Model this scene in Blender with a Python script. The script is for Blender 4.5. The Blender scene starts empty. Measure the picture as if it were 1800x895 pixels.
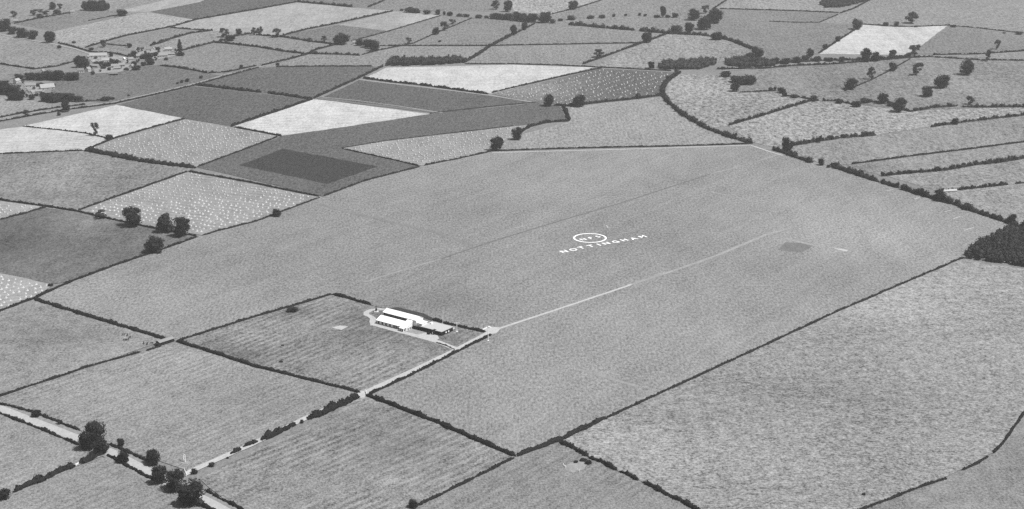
import bpy, bmesh, math, random
import numpy as np
from mathutils import Vector, Matrix

# ------------------------------------------------------------------ camera, sky, sun, exposure
SC = bpy.context.scene
COL = SC.collection
H_CAM = 410.0                       # flying height in metres
PITCH = math.radians(16.8)          # the camera looks down by this much
FPX = 2800.0                        # focal length in units of the photograph's pixels
cam_data = bpy.data.cameras.new('camera')
cam_data.sensor_width = 36.0
cam_data.lens = 36.0 * FPX / 1800.0
cam_data.clip_start = 1.0
cam_data.clip_end = 60000.0
cam = bpy.data.objects.new('camera', cam_data)
COL.objects.link(cam)
cam.location = (0, 0, H_CAM)
cam.rotation_euler = (math.pi / 2 - PITCH, 0, 0)
SC.camera = cam

SUN_EL = math.radians(60)
SUN_AZ = math.radians(112)          # clockwise from +Y (the view direction): from the right, a little behind us
world = bpy.data.worlds.new('World')
SC.world = world
world.use_nodes = True
wn = world.node_tree
wn.nodes.clear()
w_out = wn.nodes.new('ShaderNodeOutputWorld')
w_bg = wn.nodes.new('ShaderNodeBackground')
w_sky = wn.nodes.new('ShaderNodeTexSky')
w_bw = wn.nodes.new('ShaderNodeRGBToBW')        # the photograph is black and white
w_sky.sky_type = 'NISHITA'
w_sky.sun_disc = False
w_sky.sun_elevation = SUN_EL
w_sky.sun_rotation = SUN_AZ
w_sky.air_density = 1.0
w_sky.dust_density = 2.0
wn.links.new(w_sky.outputs[0], w_bw.inputs[0])
wn.links.new(w_bw.outputs[0], w_bg.inputs['Color'])
w_bg.inputs['Strength'].default_value = 0.055
wn.links.new(w_bg.outputs[0], w_out.inputs['Surface'])

sun_data = bpy.data.lights.new('sun', 'SUN')
sun_data.energy = 4.2
sun_data.angle = math.radians(0.6)
sun_data.color = (1, 1, 1)
sun = bpy.data.objects.new('sun', sun_data)
COL.objects.link(sun)
sun_dir = Vector((math.sin(SUN_AZ) * math.cos(SUN_EL), math.cos(SUN_AZ) * math.cos(SUN_EL), math.sin(SUN_EL)))
sun.rotation_euler = (-sun_dir).to_track_quat('-Z', 'Y').to_euler()
sun.location = (0, 0, 900)

SC.view_settings.view_transform = 'Standard'
SC.view_settings.look = 'None'
SC.view_settings.gamma = 1.0
SC.view_settings.use_curve_mapping = False
SC.view_settings.exposure = 0.62
SC.render.engine = 'CYCLES'
SC.cycles.max_bounces = 5
SC.cycles.diffuse_bounces = 2
SC.cycles.volume_bounces = 1
SC.cycles.use_denoising = False      # the photograph is grainy film

RNG = np.random.default_rng(1932)
random.seed(1932)

# ------------------------------------------------------------------ helpers
CP, SP = math.cos(PITCH), math.sin(PITCH)

def P(u, v, z=0.0):
    """The point at height z that the photograph shows at pixel (u, v)."""
    x = (u - 900.0) / FPX
    y = (447.5 - v) / FPX
    d = Vector((x, CP + y * SP, -SP + y * CP))
    t = (z - H_CAM) / d.z
    return Vector((d.x * t, d.y * t, z))

def px_per_m(v):
    """Pixels of the photograph per metre across the view, on the ground at row v."""
    p = P(900, v)
    depth = p.y * CP + H_CAM * SP
    return FPX / depth

def lin(s):
    c = s / 255.0
    return c / 12.92 if c <= 0.04045 else ((c + 0.055) / 1.055) ** 2.4

K_ALB = 0.50
def alb(s):
    return lin(s) * K_ALB

def mk_mesh(name, verts, quads=None, tris=None):
    me = bpy.data.meshes.new(name)
    verts = np.asarray(verts, dtype=np.float32).reshape(-1, 3)
    nq = 0 if quads is None else len(quads)
    nt = 0 if tris is None else len(tris)
    me.vertices.add(len(verts))
    me.vertices.foreach_set('co', verts.ravel())
    loops = []
    if nq: loops.append(np.asarray(quads, dtype=np.int32).ravel())
    if nt: loops.append(np.asarray(tris, dtype=np.int32).ravel())
    loops = np.concatenate(loops)
    me.loops.add(len(loops))
    me.loops.foreach_set('vertex_index', loops)
    me.polygons.add(nq + nt)
    tot = np.concatenate([np.full(nq, 4, np.int32), np.full(nt, 3, np.int32)])
    start = np.concatenate([[0], np.cumsum(tot)[:-1]]).astype(np.int32)
    me.polygons.foreach_set('loop_start', start)
    me.polygons.foreach_set('loop_total', tot)
    me.update(calc_edges=True)
    me.validate()
    return me

def link(name, me, mat=None, parent=None):
    o = bpy.data.objects.new(name, me)
    COL.objects.link(o)
    if mat is not None and me is not None and len(me.materials) == 0:
        me.materials.append(mat)
    if parent is not None:
        o.parent = parent
    return o

def tag(o, label=None, cat=None, group=None, kind=None):
    if label: o['label'] = label
    if cat: o['category'] = cat
    if group: o['group'] = group
    if kind: o['kind'] = kind
    return o

def empty(name, loc, rz=0.0):
    o = bpy.data.objects.new(name, None)
    COL.objects.link(o)
    o.location = loc
    o.rotation_euler = (0, 0, rz)
    o.empty_display_size = 1.0
    return o

class MB:
    """Collects boxes and prisms for one mesh."""
    def __init__(self):
        self.v = []; self.f = []
    def box(self, x0, x1, y0, y1, z0, z1):
        b = len(self.v)
        self.v += [(x0, y0, z0), (x1, y0, z0), (x1, y1, z0), (x0, y1, z0), (x0, y0, z1), (x1, y0, z1), (x1, y1, z1), (x0, y1, z1)]
        self.f += [tuple(b + i for i in q) for q in ((0, 3, 2, 1), (4, 5, 6, 7), (0, 1, 5, 4), (1, 2, 6, 5), (2, 3, 7, 6), (3, 0, 4, 7))]
        return self
    def poly_prism(self, pts, axis, c0, c1):
        """pts: a polygon in the plane across AXIS ('x': (y, z), 'z': (x, y)); extruded from c0 to c1."""
        b = len(self.v); n = len(pts)
        for c in (c0, c1):
            for p in pts:
                self.v.append((c, p[0], p[1]) if axis == 'x' else (p[0], p[1], c))
        self.f.append(tuple(b + i for i in reversed(range(n))))
        self.f.append(tuple(b + n + i for i in range(n)))
        for i in range(n):
            j = (i + 1) % n
            self.f.append((b + i, b + j, b + n + j, b + n + i))
        return self
    def tube(self, p, q, r0, r1, n=7):
        p = Vector(p); q = Vector(q); d = (q - p).normalized()
        a = d.orthogonal().normalized(); c = d.cross(a)
        b = len(self.v)
        for pt, r in ((p, r0), (q, r1)):
            for i in range(n):
                t = 2 * math.pi * i / n
                self.v.append(tuple(pt + a * (r * math.cos(t)) + c * (r * math.sin(t))))
        for i in range(n):
            j = (i + 1) % n
            self.f.append((b + i, b + j, b + n + j, b + n + i))
        self.f.append(tuple(b + i for i in reversed(range(n))))
        self.f.append(tuple(b + n + i for i in range(n)))
        return self
    def mesh(self, name):
        me = bpy.data.meshes.new(name)
        me.from_pydata(self.v, [], self.f)
        bm = bmesh.new(); bm.from_mesh(me)
        bmesh.ops.recalc_face_normals(bm, faces=bm.faces[:])
        bm.to_mesh(me); bm.free()
        return me
    def build(self, name, mat, parent=None):
        return link(name, self.mesh(name), mat, parent)

# ------------------------------------------------------------------ materials
def new_mat(name):
    m = bpy.data.materials.new(name)
    m.use_nodes = True
    nt = m.node_tree
    b = nt.nodes['Principled BSDF']
    b.inputs['Roughness'].default_value = 0.95
    b.inputs['Specular IOR Level'].default_value = 0.1
    return m, nt, b

def mth(nt, op, a, b=None, clamp=False):
    n = nt.nodes.new('ShaderNodeMath'); n.operation = op; n.use_clamp = clamp
    for i, x in enumerate((a, b)):
        if x is None: continue
        if isinstance(x, (int, float)): n.inputs[i].default_value = x
        else: nt.links.new(x, n.inputs[i])
    return n.outputs[0]

def grey(nt, val, bsdf):
    c = nt.nodes.new('ShaderNodeCombineColor')
    for i in range(3): nt.links.new(val, c.inputs[i])
    nt.links.new(c.outputs[0], bsdf.inputs['Base Color'])

def noise(nt, vec, scale, detail=2.0, rough=0.5):
    n = nt.nodes.new('ShaderNodeTexNoise')
    n.noise_dimensions = '2D'
    n.inputs['Scale'].default_value = scale
    n.inputs['Detail'].default_value = detail
    n.inputs['Roughness'].default_value = rough
    nt.links.new(vec, n.inputs['Vector'])
    return mth(nt, 'SUBTRACT', n.outputs[0], 0.5)

def ground_mat(name, srgb, mott=0.35, mott_s=0.012, mid=0.35, mid_s=0.09, grain=0.75, grain_s=0.42, stripes=None, seed=0.0, albedo=None, stretch=0.5, areas=(), streak=None):
    """Turf, stubble or plough: uneven growth at three sizes and, if asked, rows. stripes = (angle, period, strength, waviness)"""
    m, nt, b = new_mat(name)
    geo = nt.nodes.new('ShaderNodeNewGeometry')
    mp = nt.nodes.new('ShaderNodeMapping')
    mp.inputs['Location'].default_value = (seed * 371.3, seed * 173.7, 0)
    mp.inputs['Scale'].default_value = (1.0, stretch, 1.0)       # growth is streaky along the drill rows
    nt.links.new(geo.outputs['Position'], mp.inputs['Vector'])
    vec = mp.outputs[0]
    tot = mth(nt, 'MULTIPLY', noise(nt, vec, mott_s, 3.0, 0.55), mott)
    tot = mth(nt, 'ADD', tot, mth(nt, 'MULTIPLY', noise(nt, vec, mid_s, 2.0, 0.6), mid))
    tot = mth(nt, 'ADD', tot, mth(nt, 'MULTIPLY', noise(nt, vec, grain_s, 2.0, 0.9), grain * 1.35))
    if streak:           # long mown or worn streaks: (angle, strength)
        ms = nt.nodes.new('ShaderNodeMapping'); ms.vector_type = 'TEXTURE'
        ms.inputs['Rotation'].default_value = (0, 0, math.radians(streak[0]))
        ms.inputs['Scale'].default_value = (170.0, 9.0, 1.0)
        ms.inputs['Location'].default_value = (seed * 91.0, seed * 57.0, 0)
        nt.links.new(geo.outputs['Position'], ms.inputs['Vector'])
        tot = mth(nt, 'ADD', tot, mth(nt, 'MULTIPLY', noise(nt, ms.outputs[0], 1.0, 3.0, 0.65), streak[1]))
    if stripes:
        ang, per, amp, wav = stripes
        mr = nt.nodes.new('ShaderNodeMapping')
        mr.inputs['Rotation'].default_value = (0, 0, -math.radians(ang))
        nt.links.new(geo.outputs['Position'], mr.inputs['Vector'])
        w = nt.nodes.new('ShaderNodeTexWave')
        w.wave_type = 'BANDS'; w.bands_direction = 'Y'; w.wave_profile = 'SIN'
        w.inputs['Scale'].default_value = 2 * math.pi / per / 20.0
        w.inputs['Distortion'].default_value = wav
        w.inputs['Detail'].default_value = 2.0
        w.inputs['Detail Scale'].default_value = 1.5
        nt.links.new(mr.outputs[0], w.inputs['Vector'])
        fade = mth(nt, 'ADD', mth(nt, 'MULTIPLY', noise(nt, vec, 0.02, 2.0), 2.4), 0.6, True)
        s = mth(nt, 'MULTIPLY', mth(nt, 'SUBTRACT', w.outputs['Fac'], 0.5), amp)
        tot = mth(nt, 'ADD', tot, mth(nt, 'MULTIPLY', s, fade))
    val = mth(nt, 'MULTIPLY', mth(nt, 'MAXIMUM', mth(nt, 'ADD', tot, 1.0), 0.15), alb(srgb) if albedo is None else albedo)
    if areas:            # soft edged areas painted paler or darker: (u, v, half width, half depth in m, strength)
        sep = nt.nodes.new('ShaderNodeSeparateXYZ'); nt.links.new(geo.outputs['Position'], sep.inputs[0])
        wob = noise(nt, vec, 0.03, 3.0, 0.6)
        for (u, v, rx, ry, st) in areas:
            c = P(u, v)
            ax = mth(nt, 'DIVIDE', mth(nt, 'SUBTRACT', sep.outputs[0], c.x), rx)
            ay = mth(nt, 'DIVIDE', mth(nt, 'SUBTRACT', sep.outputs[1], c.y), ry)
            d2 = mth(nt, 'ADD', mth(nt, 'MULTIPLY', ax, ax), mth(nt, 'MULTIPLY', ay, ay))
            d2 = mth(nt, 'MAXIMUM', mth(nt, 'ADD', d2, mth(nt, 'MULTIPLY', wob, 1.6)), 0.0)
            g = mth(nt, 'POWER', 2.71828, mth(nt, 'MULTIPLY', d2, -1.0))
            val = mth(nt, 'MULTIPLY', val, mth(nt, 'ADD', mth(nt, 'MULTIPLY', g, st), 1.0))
    grey(nt, val, b)
    return m

def plain_mat(name, albedo, var=0.15, scale=0.8, rough=0.9):
    m, nt, b = new_mat(name)
    b.inputs['Roughness'].default_value = rough
    geo = nt.nodes.new('ShaderNodeNewGeometry')
    n = nt.nodes.new('ShaderNodeTexNoise')
    n.inputs['Scale'].default_value = scale
    n.inputs['Detail'].default_value = 3.0
    nt.links.new(geo.outputs['Position'], n.inputs['Vector'])
    t = mth(nt, 'ADD', mth(nt, 'MULTIPLY', mth(nt, 'SUBTRACT', n.outputs[0], 0.5), var * 2), 1.0)
    grey(nt, mth(nt, 'MULTIPLY', t, albedo), b)
    return m

def leaf_mat(name, albedo, var=0.8):
    m, nt, b = new_mat(name)
    geo = nt.nodes.new('ShaderNodeNewGeometry')
    oi = nt.nodes.new('ShaderNodeObjectInfo')
    n = nt.nodes.new('ShaderNodeTexNoise')
    n.inputs['Scale'].default_value = 0.55
    n.inputs['Detail'].default_value = 3.0
    nt.links.new(geo.outputs['Position'], n.inputs['Vector'])
    t = mth(nt, 'ADD', mth(nt, 'MULTIPLY', mth(nt, 'SUBTRACT', n.outputs[0], 0.5), var * 2), 1.0)
    r = mth(nt, 'ADD', mth(nt, 'MULTIPLY', oi.outputs['Random'], 0.5), 0.75)
    grey(nt, mth(nt, 'MULTIPLY', mth(nt, 'MULTIPLY', t, r), albedo), b)
    return m

M = {}
M['leaf'] = leaf_mat('dark_foliage', 0.025)
M['leaf_pale'] = leaf_mat('pale_foliage', 0.045)
M['leaf_wood'] = leaf_mat('wood_foliage', 0.040)
M['hedge'] = leaf_mat('hedge_foliage', 0.013)
M['bark'] = plain_mat('bark', 0.06, 0.3, 3.0)
M['white_roof'] = plain_mat('white_sheet_roof', 0.80, 0.03, 0.6, 0.6)
M['white_wall'] = plain_mat('white_render', 0.72, 0.06, 0.5)
M['dark_wall'] = plain_mat('dark_brick', 0.014, 0.2, 1.0)
M['glass'] = plain_mat('dark_window_glass', 0.012, 0.1, 1.0, 0.25)
M['pale_roof'] = plain_mat('pale_flat_roof', 0.37, 0.06, 0.8)
M['white_paint'] = plain_mat('white_paint', 0.80, 0.03, 2.0)
M['chalk'] = plain_mat('chalk', 0.78, 0.06, 0.4)
M['slate'] = plain_mat('pale_slate', 0.21, 0.15, 0.8)
M['tile'] = plain_mat('roof_tile', 0.16, 0.2, 0.8)
M['thatch'] = plain_mat('straw_thatch', 0.36, 0.15, 0.8)
M['brick'] = plain_mat('village_brick', 0.17, 0.2, 0.8)
M['cream'] = plain_mat('limewashed_wall', 0.45, 0.1, 0.6)
M['straw'] = plain_mat('sheaf_straw', 0.50, 0.2, 2.0)
M['dark_wood'] = plain_mat('tarred_boards', 0.02, 0.2, 1.5)
M['hide'] = plain_mat('dark_hide', 0.02, 0.3, 2.0)

# ------------------------------------------------------------------ the ground and the fields
def sheet(name, pts_px, z, mat, label, ext=None):
    """A flat patch of ground whose outline is given on the ground plane."""
    cor = [P(u, v) for u, v in pts_px]
    pts = []
    for a, b in zip(cor, cor[1:] + cor[:1]):
        d = b - a; L = d.length; n = max(1, min(60, int(L / 14.0)))
        nr = Vector((-d.y, d.x, 0)) / max(L, 1e-6)
        for k in range(n):
            pts.append(a + d * (k / n) + nr * (random.uniform(-1, 1) * min(0.9, L * 0.03) if k else 0.0))
    me = bpy.data.meshes.new(name)
    me.from_pydata([(p.x, p.y, z) for p in pts], [], [tuple(range(len(pts)))])
    bm = bmesh.new(); bm.from_mesh(me)
    for f in bm.faces:
        if f.calc_area() and f.normal.z < 0: f.normal_flip()
    bm.to_mesh(me); bm.free()
    o = link(name, me, mat)
    return tag(o, label, None, None, 'structure')

def ribbon(name, pts_px, width, z, mat, label, taper=1.0, kind='structure', wob=0.12, step=9.0):
    """A path or road laid along a line on the ground; its edges wander a little."""
    pts = [P(u, v) for u, v in pts_px]
    dense = []
    for a, b in zip(pts[:-1], pts[1:]):
        n = max(1, int((b - a).length / step))
        for i in range(n): dense.append(a.lerp(b, i / n))
    dense.append(pts[-1])
    V, F = [], []
    for i, p in enumerate(dense):
        d = (dense[min(i + 1, len(dense) - 1)] - dense[max(i - 1, 0)]); d.z = 0; d.normalize()
        nrm = Vector((-d.y, d.x, 0))
        w = width * 0.5 * (1 + (taper - 1) * i / max(1, len(dense) - 1))
        l = w * (1 + random.uniform(-wob, wob)); r = w * (1 + random.uniform(-wob, wob))
        V += [(p.x + nrm.x * l, p.y + nrm.y * l, z), (p.x - nrm.x * r, p.y - nrm.y * r, z)]
        if i: F.append((2 * i - 2, 2 * i - 1, 2 * i + 1, 2 * i))
    me = bpy.data.meshes.new(name); me.from_pydata(V, [], F)
    o = link(name, me, mat)
    return tag(o, label, None, None, kind)

gm = ground_mat('rough_grass', 148, seed=0.3)
bmg = bpy.data.meshes.new('ground')
bmg.from_pydata([(-6500, -1500, 0), (6500, -1500, 0), (6500, 13000, 0), (-6500, 13000, 0)], [], [(0, 1, 2, 3)])
tag(link('ground', bmg, gm), 'rough grassy farmland ground beneath the fields', None, None, 'structure')

# styles: turf (smooth pasture), rough (mottled), stub (pale stubble with swaths), plough (dark tilled), crop (rows)
def along(u0, v0, u1, v1):
    a, b = P(u0, v0), P(u1, v1)
    return math.degrees(math.atan2(b.y - a.y, b.x - a.x))
A_TRACK = along(643, 693, 860, 588)
A_LOW = along(335, 830, 635, 697)

AREAS = {
 'dark field dotted with white stooks': [(905, 160, 75, 110, 0.75), (975, 150, 45, 90, 0.35), (1100, 150, 120, 90, -0.1)],
 'small light field near the top with': [(745, 33, 45, 90, 0.35)],
 'dark mottled field below the big': [(140, 402, 30, 50, 0.45), (60, 420, 40, 60, -0.25), (150, 385, 60, 25, 0.2), (300, 420, 40, 30, 0.25), (110, 470, 60, 60, 0.15)],
 'hazy grey pasture at the left edge': [(100, 310, 60, 70, 0.28), (60, 345, 50, 20, -0.22), (220, 320, 50, 60, -0.10)],
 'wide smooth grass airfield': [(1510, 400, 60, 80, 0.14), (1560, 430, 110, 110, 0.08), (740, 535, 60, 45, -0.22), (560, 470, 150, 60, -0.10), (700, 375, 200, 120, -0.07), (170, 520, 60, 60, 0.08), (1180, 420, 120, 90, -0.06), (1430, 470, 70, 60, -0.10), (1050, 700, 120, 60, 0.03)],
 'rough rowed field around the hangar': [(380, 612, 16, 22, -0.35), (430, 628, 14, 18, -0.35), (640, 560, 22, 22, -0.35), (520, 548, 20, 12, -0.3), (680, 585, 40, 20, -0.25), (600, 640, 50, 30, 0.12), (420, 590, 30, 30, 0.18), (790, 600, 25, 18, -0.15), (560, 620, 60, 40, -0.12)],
 'rowed field right of the farm track': [(690, 848, 9, 13, 0.22), (665, 770, 40, 40, -0.16), (740, 800, 25, 35, -0.12), (840, 800, 30, 30, 0.12), (640, 700, 10, 12, 0.2), (500, 860, 60, 40, 0.06)],
 'large field between the road and the': [(320, 640, 80, 40, 0.10), (480, 700, 60, 40, -0.08), (120, 690, 50, 30, 0.06)],
 'huge rough tussocky field': [(1640, 520, 90, 70, 0.16), (1500, 540, 50, 60, 0.10), (1300, 700, 90, 50, -0.10), (1480, 600, 60, 40, -0.10), (1180, 800, 70, 40, 0.10), (1660, 640, 80, 50, 0.06), (1560, 690, 50, 30, -0.12), (1050, 765, 40, 25, 0.12)],
 'parkland slope dotted': [(1740, 150, 110, 90, 0.16), (1480, 140, 110, 80, -0.08)],
 'rough triangular pasture': [(1240, 155, 50, 60, 0.15)],
 'grazed pasture left of the open': [(90, 590, 40, 25, -0.14), (200, 560, 50, 30, 0.08), (60, 640, 50, 25, 0.06)],
 'light rough pasture below the wavy': [(1480, 210, 90, 60, 0.10)],
 'grassy hillside in the top right': [(1720, 30, 120, 160, 0.08)],
 'bright white stubble field left of': [(650, 215, 60, 25, -0.08)],
}
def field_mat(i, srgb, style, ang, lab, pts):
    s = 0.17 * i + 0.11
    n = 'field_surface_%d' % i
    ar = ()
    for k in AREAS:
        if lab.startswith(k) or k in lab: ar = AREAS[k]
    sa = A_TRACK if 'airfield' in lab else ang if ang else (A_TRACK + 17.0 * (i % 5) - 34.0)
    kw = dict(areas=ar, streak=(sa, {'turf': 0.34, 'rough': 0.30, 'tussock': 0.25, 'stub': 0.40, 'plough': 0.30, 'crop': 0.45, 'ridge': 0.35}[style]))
    vm = min(max(sum(p[1] for p in pts) / len(pts), 5), 880)
    g = px_per_m(vm) / 2.3                      # coarser clods and tufts show on the distant farms
    fl = min(1.0, max(0.42, (vm + 60) / 600.0))
    if style == 'turf':   return ground_mat(n, srgb, 0.45, 0.008, 0.30, 0.05, 1.5, 0.58 * g, None, s, stretch=0.42 * fl + 0.1, **kw)
    if style == 'rough':  return ground_mat(n, srgb, 0.65, 0.012, 0.80, 0.10, 1.7, 0.50 * g, None, s, stretch=0.8 * fl, **kw)
    if style == 'tussock': return ground_mat(n, srgb, 0.50, 0.012, 1.2, 0.13, 2.1, 0.38 * g, None, s, stretch=1.15 * fl, **kw)
    if style == 'stub':   return ground_mat(n, srgb, 0.30, 0.012, 0.50, 0.06, 0.75, 0.55 * g, (ang, 9.0, 0.26, 1.5), s, stretch=0.5 * fl + 0.1, **kw)
    if style == 'plough': return ground_mat(n, srgb, 0.35, 0.012, 0.40, 0.10, 1.7, 0.58 * g, (ang, 7.0, 0.20, 0.8), s, stretch=0.5 * fl + 0.1, **kw)
    if style == 'crop':   return ground_mat(n, srgb, 0.55, 0.014, 1.0, 0.11, 1.9, 0.50 * g, (ang, 6.5, 0.50, 2.6), s, stretch=0.8, **kw)
    if style == 'ridge':  return ground_mat(n, srgb, 0.40, 0.012, 0.6, 0.11, 1.7, 0.52 * g, (ang, 6.5, 0.26, 2.4), s, stretch=0.8, **kw)

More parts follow.
